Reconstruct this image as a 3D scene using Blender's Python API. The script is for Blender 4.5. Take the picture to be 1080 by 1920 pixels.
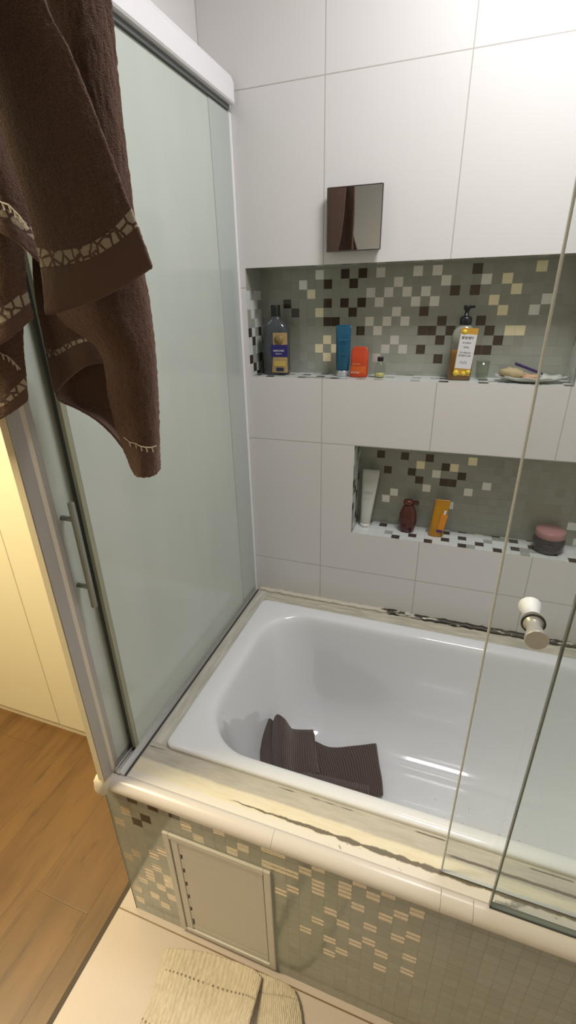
import bpy, bmesh, math, random
import numpy as np
from mathutils import Vector, Matrix

S = bpy.context.scene
C = S.collection
PI = math.pi
for o in list(bpy.data.objects):
    bpy.data.objects.remove(o)

# ------------------------------------------------------------------ camera
CAM = np.array([0.6484, -1.3966, 1.0128])
YAW, PITCH, ROLL, F = -0.3462, -0.4254, -0.0218, 871.32
_f = np.array([math.sin(YAW)*math.cos(PITCH), math.cos(YAW)*math.cos(PITCH), math.sin(PITCH)])
_r = np.array([math.cos(YAW), -math.sin(YAW), 0.0])
_u = np.cross(_r, _f)
RT = math.cos(ROLL)*_r + math.sin(ROLL)*_u
UP = -math.sin(ROLL)*_r + math.cos(ROLL)*_u
cam = bpy.data.cameras.new('camera')
cam.sensor_fit = 'VERTICAL'
cam.sensor_height = 36.0
cam.lens = F/1920*36.0
cam.clip_start = 0.02
cam_o = bpy.data.objects.new('camera', cam)
M = Matrix(((RT[0], UP[0], -_f[0], CAM[0]), (RT[1], UP[1], -_f[1], CAM[1]), (RT[2], UP[2], -_f[2], CAM[2]), (0, 0, 0, 1)))
cam_o.matrix_world = M
C.objects.link(cam_o)
S.camera = cam_o


def at(u, v, axis, val):
    """world point on the plane axis=val seen at photo pixel (u, v)"""
    d = RT*(u-540)/F - UP*(v-960)/F + _f
    i = 'xyz'.index(axis)
    t = (val-CAM[i])/d[i]
    return Vector(CAM+t*d)


# ------------------------------------------------------------------ world, light, exposure
S.view_settings.view_transform = 'Standard'
S.view_settings.look = 'None'
S.view_settings.gamma = 1.0
S.view_settings.use_curve_mapping = False
S.view_settings.exposure = 0.0
W = bpy.data.worlds.new('world')
S.world = W
W.use_nodes = True
W.node_tree.nodes['Background'].inputs[0].default_value = (0.9, 0.95, 1.0, 1)
W.node_tree.nodes['Background'].inputs[1].default_value = 0.05


def area(name, loc, aim, sx, sy, power, col):
    l = bpy.data.lights.new(name, 'AREA')
    l.shape = 'RECTANGLE'
    l.size, l.size_y, l.energy, l.color = sx, sy, power, col
    o = bpy.data.objects.new(name, l)
    o.location = loc
    o.rotation_euler = (Vector(aim)-Vector(loc)).to_track_quat('-Z', 'Y').to_euler()
    C.objects.link(o)
    return o


ZC = 2.02            # ceiling above the tub ledge (ledge = 0)
ZF = -0.579          # bathroom floor
area('ceiling_lamp_light', (0.85, -0.50, ZC-0.035), (0.85, -0.50, 0), 0.42, 0.30, 13.9, (1.0, 0.97, 0.975))
area('bedroom_lamp_light', (-1.1, -1.25, 1.75), (-0.85, -0.42, 0.2), 0.8, 0.6, 62.0, (1.0, 0.86, 0.56))

# ------------------------------------------------------------------ material helpers


def mat(name, base=(0.8, 0.8, 0.8), rough=0.5, metal=0.0, **kw):
    m = bpy.data.materials.new(name)
    m.use_nodes = True
    b = m.node_tree.nodes['Principled BSDF']
    b.inputs['Base Color'].default_value = (*base, 1)
    b.inputs['Roughness'].default_value = rough
    b.inputs['Metallic'].default_value = metal
    for k, v in kw.items():
        b.inputs[k.replace('_', ' ')].default_value = v
    return m


class NT:
    """tiny node-tree writer"""
    def __init__(s, m):
        s.m, s.t = m, m.node_tree
        s.b = s.t.nodes['Principled BSDF']

    def n(s, typ, **kw):
        nd = s.t.nodes.new(typ)
        for k, v in kw.items():
            setattr(nd, k, v)
        return nd

    def put(s, sock, v):
        if isinstance(v, bpy.types.NodeSocket):
            s.t.links.new(v, sock)
        elif isinstance(v, (tuple, list)) and len(v) == 3 and sock.type == 'RGBA':
            sock.default_value = (*v, 1)
        else:
            sock.default_value = v

    def math(s, op, a, b=0.0, c=0.0):
        nd = s.n('ShaderNodeMath', operation=op)
        s.put(nd.inputs[0], a); s.put(nd.inputs[1], b); s.put(nd.inputs[2], c)
        return nd.outputs[0]

    def pos(s):
        g = s.n('ShaderNodeNewGeometry')
        x = s.n('ShaderNodeSeparateXYZ')
        s.t.links.new(g.outputs['Position'], x.inputs[0])
        return g.outputs['Position'], x.outputs[0], x.outputs[1], x.outputs[2]

    def vec(s, x, y, z):
        nd = s.n('ShaderNodeCombineXYZ')
        for i, v in enumerate((x, y, z)):
            s.put(nd.inputs[i], v)
        return nd.outputs[0]

    def noise(s, vec, scale, detail=2.0, rough=0.5):
        nd = s.n('ShaderNodeTexNoise')
        s.t.links.new(vec, nd.inputs['Vector'])
        nd.inputs['Scale'].default_value = scale
        nd.inputs['Detail'].default_value = detail
        nd.inputs['Roughness'].default_value = rough
        return nd.outputs['Fac']

    def sstep(s, x, lo, hi, a=0.0, b=1.0):
        nd = s.n('ShaderNodeMapRange', interpolation_type='SMOOTHSTEP')
        s.put(nd.inputs[0], x)
        for i, v in enumerate((lo, hi, a, b)):
            s.put(nd.inputs[i+1], v)
        return nd.outputs[0]

    def mix(s, f, a, b):
        nd = s.n('ShaderNodeMix', data_type='RGBA')
        s.put(nd.inputs[0], f); s.put(nd.inputs[6], a); s.put(nd.inputs[7], b)
        return nd.outputs[2]

    def bump(s, h, strength=0.3, dist=0.002):
        nd = s.n('ShaderNodeBump')
        s.put(nd.inputs['Height'], h)
        nd.inputs['Strength'].default_value = strength
        nd.inputs['Distance'].default_value = dist
        s.t.links.new(nd.outputs[0], s.b.inputs['Normal'])

    def base(s, v):
        s.put(s.b.inputs['Base Color'], v)

    def inp(s, k, v):
        s.put(s.b.inputs[k], v)


def line_mask(n, coord, pitch, phase, half):
    """1 on grout lines spaced by pitch with a line at phase"""
    a = n.math('DIVIDE', n.math('SUBTRACT', coord, phase-pitch/2), pitch)
    fr = n.math('SUBTRACT', n.math('FRACT', a), 0.5)
    d = n.math('MULTIPLY', n.math('ABSOLUTE', fr), pitch)
    return n.sstep(d, half*0.7, half*1.3, 1.0, 0.0)


# ------------------------------------------------------------------ mesh helpers


def link(name, me, m=None, parent=None, smooth=False):
    o = bpy.data.objects.new(name, me)
    C.objects.link(o)
    if m is not None:
        for x in (m if isinstance(m, (list, tuple)) else [m]):
            me.materials.append(x)
    if smooth:
        for p in me.polygons:
            p.use_smooth = True
    if parent is not None:
        o.parent = parent
        o.matrix_parent_inverse = parent.matrix_world.inverted()
    return o


def tag(o, label, cat, group=None, kind=None):
    o['label'] = label
    o['category'] = cat
    if group: o['group'] = group
    if kind: o['kind'] = kind
    return o


def thing(name, loc, label, cat, group=None, kind=None):
    o = bpy.data.objects.new(name, None)
    o.empty_display_size = 0.05
    o.location = loc
    C.objects.link(o)
    o.matrix_world = Matrix.Translation(loc)
    return tag(o, label, cat, group, kind)


def from_bm(name, bm, m=None, parent=None, smooth=False):
    me = bpy.data.meshes.new(name)
    bmesh.ops.recalc_face_normals(bm, faces=bm.faces)
    bm.to_mesh(me)
    bm.free()
    return link(name, me, m, parent, smooth)


def add_box(bm, x0, x1, y0, y1, z0, z1, bev=0.0, seg=2, mi=0):
    r = bmesh.ops.create_cube(bm, size=1.0)
    vs = r['verts']
    for v in vs:
        v.co = Vector((x0+(v.co.x+.5)*(x1-x0), y0+(v.co.y+.5)*(y1-y0), z0+(v.co.z+.5)*(z1-z0)))
    fs = list({f for v in vs for f in v.link_faces})
    for f in fs:
        f.material_index = mi
    if bev > 0:
        es = list({e for v in vs for e in v.link_edges})
        bmesh.ops.bevel(bm, geom=es, offset=bev, segments=seg, affect='EDGES', profile=0.5)
    return vs


def box(name, x0, x1, y0, y1, z0, z1, m, parent=None, bev=0.0, seg=2):
    bm = bmesh.new()
    add_box(bm, x0, x1, y0, y1, z0, z1, bev, seg)
    return from_bm(name, bm, m, parent)


def add_loft(bm, rings, cap0=True, cap1=True, mi=0):
    """rings: lists of points, same count, closed"""
    vr = [[bm.verts.new(p) for p in r] for r in rings]
    n = len(rings[0])
    for a, b in zip(vr, vr[1:]):
        for i in range(n):
            f = bm.faces.new((a[i], a[(i+1) % n], b[(i+1) % n], b[i]))
            f.material_index = mi
            f.smooth = True
    if cap0:
        bm.faces.new(vr[0][::-1]).material_index = mi
    if cap1:
        bm.faces.new(vr[-1]).material_index = mi
    return vr


def rrect(x0, x1, y0, y1, z, r, n=8):
    pts = []
    for cx, cy, a0 in ((x1-r, y1-r, 0), (x0+r, y1-r, PI/2), (x0+r, y0+r, PI), (x1-r, y0+r, 1.5*PI)):
        for i in range(n+1):
            a = a0+i/n*PI/2
            pts.append(Vector((cx+r*math.cos(a), cy+r*math.sin(a), z)))
    return pts


def superellipse(cx, cy, z, rx, ry, p=2.0, n=32):
    pts = []
    for i in range(n):
        a = 2*PI*i/n
        c, s = math.cos(a), math.sin(a)
        pts.append(Vector((cx+rx*math.copysign(abs(c)**(2/p), c), cy+ry*math.copysign(abs(s)**(2/p), s), z)))
    return pts


def loft_obj(name, rings, m, parent=None, xf=None, cap0=True, cap1=True):
    bm = bmesh.new()
    add_loft(bm, rings, cap0, cap1)
    if xf is not None:
        bm.transform(xf)
    return from_bm(name, bm, m, parent)


def lathe(name, prof, loc, m, parent=None, axis='z', n=28, sx=1.0, sy=1.0):
    """prof: (radius, height) list"""
    rings = [superellipse(0, 0, h, max(r, 1e-4)*sx, max(r, 1e-4)*sy, 2, n) for r, h in prof]
    xf = Matrix.Translation(loc)
    if axis == 'y':
        xf = xf @ Matrix.Rotation(PI/2, 4, 'X')      # +z -> -y
    elif axis == 'x':
        xf = xf @ Matrix.Rotation(PI/2, 4, 'Y')
    return loft_obj(name, rings, m, parent, xf)


def catmull(P, k):
    """resample an (n, ..., 3) array along axis 0, k steps per span"""
    P = np.asarray(P, float)
    n = len(P)
    out = []
    for i in range(n-1):
        p0 = P[i-1] if i > 0 else 2*P[0]-P[1]
        p1, p2 = P[i], P[i+1]
        p3 = P[i+2] if i+2 < n else 2*P[n-1]-P[n-2]
        for j in range(k):
            t = j/k
            out.append(0.5*((2*p1)+(-p0+p2)*t+(2*p0-5*p1+4*p2-p3)*t*t+(-p0+3*p1-3*p2+p3)*t**3))
    out.append(P[-1])
    return np.array(out)


def sheet(name, rows, m, parent=None, thick=0.004, k=6, wob=0.0, seed=1):
    """smooth cloth through a control grid rows[i][j]; UV.x along a row, UV.y down the rows"""
    G = catmull(np.array([[tuple(p) for p in r] for r in rows]), k)
    G = catmull(np.swapaxes(G, 0, 1), k)
    G = np.swapaxes(G, 0, 1)
    a, b = G.shape[:2]
    me = bpy.data.meshes.new(name)
    faces = [(i*b+j, i*b+j+1, (i+1)*b+j+1, (i+1)*b+j) for i in range(a-1) for j in range(b-1)]
    me.from_pydata([tuple(p) for p in G.reshape(-1, 3)], [], faces)
    uv = me.uv_layers.new(name='UVMap')
    for l in me.loops:
        vi = l.vertex_index
        uv.data[l.index].uv = ((vi % b)/(b-1), (vi//b)/(a-1))
    o = link(name, me, m, parent, True)
    s = o.modifiers.new('thickness', 'SOLIDIFY')
    s.thickness = thick
    s.offset = 0
    if wob:
        tx = bpy.data.textures.new(name+'_pile', 'CLOUDS')
        tx.noise_scale = 0.0038
        sub = o.modifiers.new('sub', 'SUBSURF')
        sub.levels = sub.render_levels = 1
        d = o.modifiers.new('pile', 'DISPLACE')
        d.texture = tx
        d.strength = wob
        d.texture_coords = 'GLOBAL'
        d.mid_level = 0.5
    return o


# ------------------------------------------------------------------ materials
def tile_mat():
    m = mat('white_wall_tile', (0.70, 0.69, 0.685), 0.28)
    n = NT(m)
    p, x, y, z = n.pos()
    lx = line_mask(n, x, 0.333, 0.2635, 0.0013)
    lz = line_mask(n, z, 0.4535, 0.1445, 0.0013)
    l = n.math('MAXIMUM', lx, lz)
    var = n.noise(p, 1.6, 2)
    n.base(n.mix(l, n.mix(var, (0.71, 0.70, 0.685), (0.75, 0.74, 0.735)), (0.47, 0.46, 0.43)))
    n.inp('Roughness', n.math('MULTIPLY_ADD', l, 0.5, 0.28))
    n.bump(n.math('MULTIPLY_ADD', n.noise(p, 9, 2), 0.25, n.math('MULTIPLY', l, -1.0)), 0.25, 0.0015)
    return m


def lintel_mat():
    m = mat('white_side_tile', (0.72, 0.71, 0.70), 0.3)
    n = NT(m)
    p, x, y, z = n.pos()
    l = n.math('MAXIMUM', line_mask(n, y, 0.333, -0.30, 0.0013), line_mask(n, z, 0.4535, 0.1445, 0.0013))
    n.base(n.mix(l, (0.73, 0.72, 0.71), (0.48, 0.47, 0.45)))
    return m


M_tile = tile_mat()
M_lintel = lintel_mat()
M_paint = mat('white_paint', (0.75, 0.745, 0.73), 0.7)
M_warm_paint = mat('cream_paint', (0.74, 0.66, 0.50), 0.7)
M_grout = mat('mosaic_grout', (0.36, 0.375, 0.325), 0.7)
M_green = mat('green_grey_glass_tile', (0.27, 0.285, 0.24), 0.16, 0.0, Coat_Weight=0.25, Coat_Roughness=0.05)
n = NT(M_green)
_g = n.n('ShaderNodeNewGeometry')
n.base(n.mix(_g.outputs['Random Per Island'], (0.315, 0.330, 0.280), (0.355, 0.37, 0.318)))
M_pale = mat('mirror_tile_pale_reflection', (0.80, 0.82, 0.78), 0.28, 0.55)  # mirror tile, reflection of the white wall put partly into its pale colour
M_faint = mat('frosted_grey_tile', (0.36, 0.375, 0.335), 0.2)
M_mirror_warm = mat('mirror_tile_warm_reflection', (0.96, 0.89, 0.62), 0.25, 0.25)  # mirror tile, warm bedroom reflection put into its base colour
M_ripple = mat('rippled_champagne_tile', (0.80, 0.75, 0.62), 0.24, 0.7)
n = NT(M_ripple)
p, x, y, z = n.pos()
n.bump(n.math('MULTIPLY_ADD', n.noise(n.vec(n.math('MULTIPLY', x, 90.0), y, n.math('MULTIPLY', z, 150.0)), 1.0, 2), 0.5, n.math('SINE', n.math('MULTIPLY', n.math('ADD', z, 0.003), 2*PI/0.01445))), 1.0, 0.0008)
M_mirror_dark = mat('mirror_tile_dark_reflection', (0.085, 0.066, 0.052), 0.10, 0.25)  # mirror tile, dark reflection put into its base colour
M_sill = mat('lit_green_glass_tile', (0.66, 0.70, 0.67), 0.14)  # lighter copy of the green tile, light on sills and sides in its colour
MOS = [M_green, M_pale, M_faint, M_mirror_warm, M_mirror_dark, M_grout, M_ripple, M_sill]
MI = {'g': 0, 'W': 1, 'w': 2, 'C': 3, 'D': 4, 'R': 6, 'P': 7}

M_porcelain = mat('tub_enamel', (0.85, 0.87, 0.885), 0.09, 0.0, Coat_Weight=0.5, Coat_Roughness=0.04)
M_bullnose = mat('bullnose_porcelain', (0.67, 0.62, 0.57), 0.25)
M_white_alu = mat('white_powder_coat', (0.80, 0.80, 0.82), 0.35)
M_alu = mat('satin_aluminium', (0.62, 0.62, 0.60), 0.35, 0.85)
M_grey_alu = mat('grey_anodised_profile', (0.42, 0.39, 0.35), 0.4, 0.35)
M_beige_seal = mat('beige_brush_seal', (0.62, 0.55, 0.43), 0.6)
M_dark = mat('dark_rubber_and_shade', (0.035, 0.038, 0.035), 0.5)
M_channel = mat('dark_channel', (0.12, 0.13, 0.13), 0.45)
M_black = mat('black_plastic', (0.012, 0.013, 0.015), 0.3)
M_white_plastic = mat('white_plastic', (0.82, 0.82, 0.80), 0.3)


def frosted(name, col):
    m = mat(name, col, 0.10, 0.0)
    n = NT(m)
    p, x, y, z = n.pos()
    st = n.noise(n.vec(n.math('MULTIPLY', x, 1.0), n.math('MULTIPLY', y, 1.0), n.math('MULTIPLY', z, 0.35)), 7.0, 3)
    n.base(n.mix(n.sstep(st, 0.3, 0.75), col, tuple(c*1.06 for c in col)))
    n.inp('Roughness', n.math('MULTIPLY_ADD', st, 0.12, 0.05))
    out = m.node_tree.nodes['Material Output']
    tr = n.n('ShaderNodeBsdfTranslucent')
    tr.inputs[0].default_value = (*col, 1)
    mx = n.n('ShaderNodeMixShader')
    mx.inputs[0].default_value = 0.08
    m.node_tree.links.new(n.b.outputs[0], mx.inputs[1])
    m.node_tree.links.new(tr.outputs[0], mx.inputs[2])
    m.node_tree.links.new(mx.outputs[0], out.inputs[0])
    return m


M_frost = frosted('frosted_glass', (0.545, 0.595, 0.54))
M_frost2 = frosted('frosted_glass_leaf', (0.52, 0.565, 0.51))
M_frost_edge = mat('green_glass_edge', (0.30, 0.32, 0.20), 0.25)


def clear_glass(name, tint, refl=1.0, haze=0.0):
    m = bpy.data.materials.new(name)
    m.use_nodes = True
    t = m.node_tree
    t.nodes.remove(t.nodes['Principled BSDF'])
    tr = t.nodes.new('ShaderNodeBsdfTransparent')
    tr.inputs[0].default_value = (*tint, 1)
    gl = t.nodes.new('ShaderNodeBsdfGlossy')
    gl.inputs['Roughness'].default_value = 0.0
    fr = t.nodes.new('ShaderNodeFresnel')
    fr.inputs[0].default_value = 1.45
    ml = t.nodes.new('ShaderNodeMath')
    ml.operation = 'MULTIPLY'
    ml.inputs[1].default_value = refl
    t.links.new(fr.outputs[0], ml.inputs[0])
    ge = t.nodes.new('ShaderNodeNewGeometry')          # reflect on the entry face only
    sb_ = t.nodes.new('ShaderNodeMath')
    sb_.operation = 'SUBTRACT'
    sb_.inputs[0].default_value = 1.0
    t.links.new(ge.outputs['Backfacing'], sb_.inputs[1])
    m2 = t.nodes.new('ShaderNodeMath')
    m2.operation = 'MULTIPLY'
    t.links.new(ml.outputs[0], m2.inputs[0])
    t.links.new(sb_.outputs[0], m2.inputs[1])
    mx = t.nodes.new('ShaderNodeMixShader')
    t.links.new(m2.outputs[0], mx.inputs[0])
    t.links.new(tr.outputs[0], mx.inputs[1])
    t.links.new(gl.outputs[0], mx.inputs[2])
    fin = mx.outputs[0]
    if haze:                                    # pale diffuse layer mixed in as a milky film on the pane
        df = t.nodes.new('ShaderNodeBsdfDiffuse')
        df.inputs[0].default_value = (0.8, 0.84, 0.8, 1)
        m3 = t.nodes.new('ShaderNodeMixShader')
        m3.inputs[0].default_value = haze
        t.links.new(fin, m3.inputs[1])
        t.links.new(df.outputs[0], m3.inputs[2])
        fin = m3.outputs[0]
    t.links.new(fin, t.nodes['Material Output'].inputs[0])
    return m


M_clear = clear_glass('clear_screen_glass', (0.972, 0.982, 0.974), 1.0, 0.02)
M_clear_tint = clear_glass('tinted_screen_glass', (0.955, 0.975, 0.965), 1.0, 0.035)
M_edge = mat('polished_glass_edge', (0.50, 0.52, 0.51), 0.2)
M_edge_dark = mat('dark_glass_edge', (0.12, 0.14, 0.12), 0.25)
M_bottle_clear = clear_glass('clear_bottle_plastic', (0.90, 0.92, 0.88))


def wood_mat():
    m = mat('wood_plank_floor', (0.35, 0.2, 0.09), 0.38)
    n = NT(m)
    p, x, y, z = n.pos()
    w = 0.19
    fx = n.math('DIVIDE', n.math('ADD', x, 0.36), w)
    idx = n.math('FLOOR', fx)
    yo = n.math('ADD', y, n.math('MULTIPLY', idx, 0.43))
    iy = n.math('FLOOR', n.math('DIVIDE', yo, 0.9))
    wn = n.n('ShaderNodeTexWhiteNoise')
    n.t.links.new(n.vec(idx, iy, 0.0), wn.inputs['Vector'])
    g1 = n.noise(n.vec(n.math('MULTIPLY', x, 22.0), n.math('ADD', n.math('MULTIPLY', y, 2.2), n.math('MULTIPLY', idx, 7.3)), 0.0), 1.0, 4, 0.6)
    g2 = n.noise(n.vec(n.math('MULTIPLY', x, 6.0), n.math('ADD', n.math('MULTIPLY', y, 1.6), n.math('MULTIPLY', idx, 3.1)), 0.0), 1.0, 3, 0.55)
    c = n.mix(n.sstep(g2, 0.3, 0.7), (0.135, 0.066, 0.018), (0.225, 0.118, 0.036))
    c = n.mix(n.math('MULTIPLY', n.sstep(g1, 0.50, 0.70), 0.75), c, (0.095, 0.045, 0.013))
    g3 = n.noise(n.vec(n.math('MULTIPLY', x, 38.0), n.math('MULTIPLY', y, 6.0), 2.0), 1.0, 3, 0.5)
    c = n.mix(n.math('MULTIPLY', n.sstep(g3, 0.60, 0.70), 0.6), c, (0.06, 0.03, 0.010))
    c = n.mix(n.math('MULTIPLY', wn.outputs[0], 0.45), c, (0.12, 0.06, 0.02))
    fr = n.math('ABSOLUTE', n.math('SUBTRACT', n.math('FRACT', fx), 0.5))
    seam = n.sstep(fr, 0.492, 0.498)
    fy = n.math('ABSOLUTE', n.math('SUBTRACT', n.math('FRACT', n.math('DIVIDE', yo, 0.9)), 0.5))
    seam = n.math('MAXIMUM', seam, n.sstep(fy, 0.498, 0.4995))
    n.base(n.mix(n.math('MULTIPLY', seam, 0.7), c, (0.09, 0.045, 0.018)))
    n.bump(n.math('SUBTRACT', g1, seam), 0.15, 0.002)
    return m


def floor_mat():
    m = mat('cream_floor_tile', (0.70, 0.58, 0.45), 0.35)
    n = NT(m)
    p, x, y, z = n.pos()
    l = n.math('MAXIMUM', line_mask(n, y, 0.60, -0.857, 0.0018), line_mask(n, x, 1.2, 1.10, 0.0018))
    v = n.noise(p, 3.0, 3)
    n.base(n.mix(l, n.mix(v, (0.56, 0.475, 0.425), (0.61, 0.525, 0.47)), (0.22, 0.15, 0.08)))
    return m


def hsum(n, *a):
    r = a[0]
    for k in a[1:]:
        r = n.math('ADD', r, k)
    return r


def ledge_front_mat():
    m = mat('stained_front_ledge', (0.6, 0.56, 0.46), 0.45)
    n = NT(m)
    p, x, y, z = n.pos()
    wob = n.math('MULTIPLY_ADD', n.noise(n.vec(n.math('MULTIPLY', x, 6.0), 0.0, 0.0), 1.0, 4, 0.6), 0.016, -0.008)
    yy = n.math('ADD', y, wob)
    fine = n.noise(n.vec(n.math('MULTIPLY', x, 14.0), n.math('MULTIPLY', y, 90.0), 0.0), 1.0, 4, 0.65)
    grey = n.mix(n.sstep(fine, 0.25, 0.75), (0.45, 0.42, 0.34), (0.57, 0.53, 0.45))
    cream = n.mix(n.sstep(fine, 0.3, 0.7), (0.74, 0.66, 0.47), (0.80, 0.74, 0.58))
    white = (0.76, 0.71, 0.63)
    c = n.mix(n.sstep(yy, -0.779, -0.772), cream, grey)
    c = n.mix(n.sstep(yy, -0.812, -0.806), white, c)
    # cracked mould line, from x = .3 on, and a second one under the glass
    wig = n.math('MULTIPLY_ADD', n.noise(n.vec(n.math('MULTIPLY', x, 18.0), 0.0, 3.0), 1.0, 5, 0.65), 0.016, -0.008)
    thick = n.math('MULTIPLY', n.sstep(x, 0.26, 0.60, 0.0010, 0.0046), n.sstep(n.noise(n.vec(n.math('MULTIPLY', x, 30.0), 0.0, 9.0), 1.0, 3), 0.25, 0.6, 0.35, 1.25))
    d = n.math('ABSOLUTE', n.math('ADD', n.math('ADD', y, 0.8035), wig))
    crack = n.math('SUBTRACT', 1.0, n.sstep(n.math('DIVIDE', d, thick), 0.7, 1.4))
    crack = n.math('MULTIPLY', crack, n.sstep(x, 0.27, 0.31))
    d2 = n.math('ABSOLUTE', n.math('ADD', n.math('ADD', y, 0.767), n.math('MULTIPLY', wig, 0.5)))
    crack2 = n.math('MULTIPLY', n.math('SUBTRACT', 1.0, n.sstep(d2, 0.0018, 0.0035)), n.sstep(x, 0.73, 0.76))
    d3 = n.math('ABSOLUTE', n.math('ADD', y, 0.7405))
    crack3 = n.math('MULTIPLY', n.math('SUBTRACT', 1.0, n.sstep(d3, 0.0008, 0.002)), n.sstep(n.noise(n.vec(n.math('MULTIPLY', x, 9.0), 0.0, 1.0), 1.0, 2), 0.52, 0.6))
    spots = n.math('MULTIPLY', n.sstep(n.noise(p, 75.0, 2), 0.69, 0.73), n.sstep(yy, -0.80, -0.815))
    spots = n.math('MULTIPLY', spots, n.sstep(x, 0.40, 0.6))
    sm = n.math('MULTIPLY', n.sstep(n.noise(n.vec(n.math('MULTIPLY', x, 20.0), n.math('MULTIPLY', y, 26.0), 4.0), 1.0, 3), 0.50, 0.56), n.sstep(x, 0.80, 0.84))
    sm = n.math('MULTIPLY', sm, n.sstep(y, -0.790, -0.805))
    c = n.mix(n.math('MULTIPLY', sm, 0.75), c, (0.22, 0.215, 0.18))
    mk = n.math('MAXIMUM', n.math('MAXIMUM', crack, crack2), n.math('MAXIMUM', crack3, spots))
    n.base(n.mix(n.math('MULTIPLY', mk, 0.88), c, (0.085, 0.065, 0.038)))
    n.bump(n.math('SUBTRACT', fine, n.math('MULTIPLY', mk, 2.0)), 0.35, 0.002)
    return m


def ledge_side_mat():
    m = mat('grey_silicone_ledge', (0.55, 0.53, 0.46), 0.5)
    n = NT(m)
    p, x, y, z = n.pos()
    f = n.noise(n.vec(n.math('MULTIPLY', x, 70.0), n.math('MULTIPLY', y, 9.0), 0.0), 1.0, 4, 0.6)
    n.base(n.mix(n.sstep(f, 0.35, 0.7), (0.50, 0.48, 0.40), (0.66, 0.64, 0.57)))
    n.bump(f, 0.2, 0.001)
    return m


def ledge_back_mat():
    m = mat('mouldy_back_ledge', (0.6, 0.56, 0.46), 0.5)
    n = NT(m)
    p, x, y, z = n.pos()
    f = n.noise(n.vec(n.math('MULTIPLY', x, 11.0), n.math('MULTIPLY', y, 80.0), 0.0), 1.0, 4, 0.6)
    c = n.mix(n.sstep(f, 0.35, 0.7), (0.46, 0.44, 0.35), (0.66, 0.62, 0.50))
    w1 = n.math('MULTIPLY_ADD', n.noise(n.vec(n.math('MULTIPLY', x, 13.0), 0.0, 5.0), 1.0, 5, 0.7), 0.022, -0.011)
    t = n.math('MULTIPLY', n.sstep(x, 0.18, 0.62, 0.000, 0.012), n.sstep(n.noise(n.vec(n.math('MULTIPLY', x, 17.0), 0.0, 2.0), 1.0, 4), 0.3, 0.6, 0.55, 1.2))
    mk = n.math('SUBTRACT', 1.0, n.sstep(n.math('SUBTRACT', n.math('ADD', n.math('MULTIPLY', y, -1.0), w1), t), -0.001, 0.003))
    mk = n.math('MULTIPLY', mk, n.sstep(x, 0.16, 0.24))
    n.base(n.mix(n.math('MULTIPLY', mk, 0.9), c, (0.050, 0.045, 0.030)))
    n.bump(f, 0.35, 0.002)
    return m


def wall_foot_mat():
    m = mat('grimy_silicone_bead', (0.66, 0.62, 0.52), 0.45)
    n = NT(m)
    p, x, y, z = n.pos()
    nz = n.noise(n.vec(n.math('MULTIPLY', x, 16.0), n.math('MULTIPLY', y, 60.0), n.math('MULTIPLY', z, 90.0)), 1.0, 5, 0.65)
    th = n.sstep(x, 0.12, 0.75, 0.78, 0.38)
    mk = n.sstep(n.math('SUBTRACT', nz, th), 0.0, 0.05)
    n.base(n.mix(mk, (0.68, 0.64, 0.52), (0.045, 0.04, 0.026)))
    n.bump(nz, 0.4, 0.003)
    return m


def towel_mat(name, bands=(), hem=None, base=(0.092, 0.050, 0.034), flat=(0.100, 0.059, 0.044)):
    """bands: (v0, v1) rows of pale pebble weave; hem: v above which the cloth is flat-woven"""
    m = mat(name, base, 0.95, 0.0, Sheen_Weight=0.35, Sheen_Roughness=0.5)
    m.node_tree.nodes['Principled BSDF'].inputs['Sheen Tint'].default_value = (0.6, 0.38, 0.28, 1)
    n = NT(m)
    p, x, y, z = n.pos()
    uv = n.n('ShaderNodeUVMap')
    sx = n.n('ShaderNodeSeparateXYZ')
    n.t.links.new(uv.outputs[0], sx.inputs[0])
    U, V = sx.outputs[0], sx.outputs[1]
    pile = n.noise(p, 620.0, 2)
    c = n.mix(n.sstep(pile, 0.3, 0.75), tuple(k*0.72 for k in base), tuple(k*1.35 for k in base))
    h = pile
    if hem:
        k = n.sstep(V, hem-0.004, hem+0.004)
        c = n.mix(k, c, flat)
        h = n.math('MULTIPLY', pile, n.math('SUBTRACT', 1.0, n.math('MULTIPLY', k, 0.85)))
    for v0, v1 in bands:
        vo = n.n('ShaderNodeTexVoronoi', feature='DISTANCE_TO_EDGE')
        n.t.links.new(p, vo.inputs['Vector'])
        vo.inputs['Scale'].default_value = 72.0
        inb = n.math('MULTIPLY', n.sstep(V, v0-0.003, v0+0.003), n.sstep(V, v1-0.003, v1+0.003, 1.0, 0.0))
        st = n.math('MULTIPLY', inb, n.sstep(vo.outputs['Distance'], 0.07, 0.13))
        c = n.mix(inb, c, flat)
        c = n.mix(st, c, (0.40, 0.34, 0.26))
    n.base(c)
    n.bump(h, 0.75, 0.004)
    return m


def rib_mat():
    m = mat('ribbed_brown_cotton', (0.085, 0.055, 0.043), 0.95, 0.0, Sheen_Weight=0.3)
    n = NT(m)
    uv = n.n('ShaderNodeUVMap')
    sx = n.n('ShaderNodeSeparateXYZ')
    n.t.links.new(uv.outputs[0], sx.inputs[0])
    s = n.math('SINE', n.math('MULTIPLY', sx.outputs[0], 2*PI*34))
    p, x, y, z = n.pos()
    f = n.noise(p, 350.0, 2)
    n.base(n.mix(n.sstep(s, -1, 1), (0.075, 0.050, 0.040), (0.140, 0.096, 0.076)))
    n.bump(n.math('MULTIPLY_ADD', f, 0.6, s), 0.55, 0.003)
    return m


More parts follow.
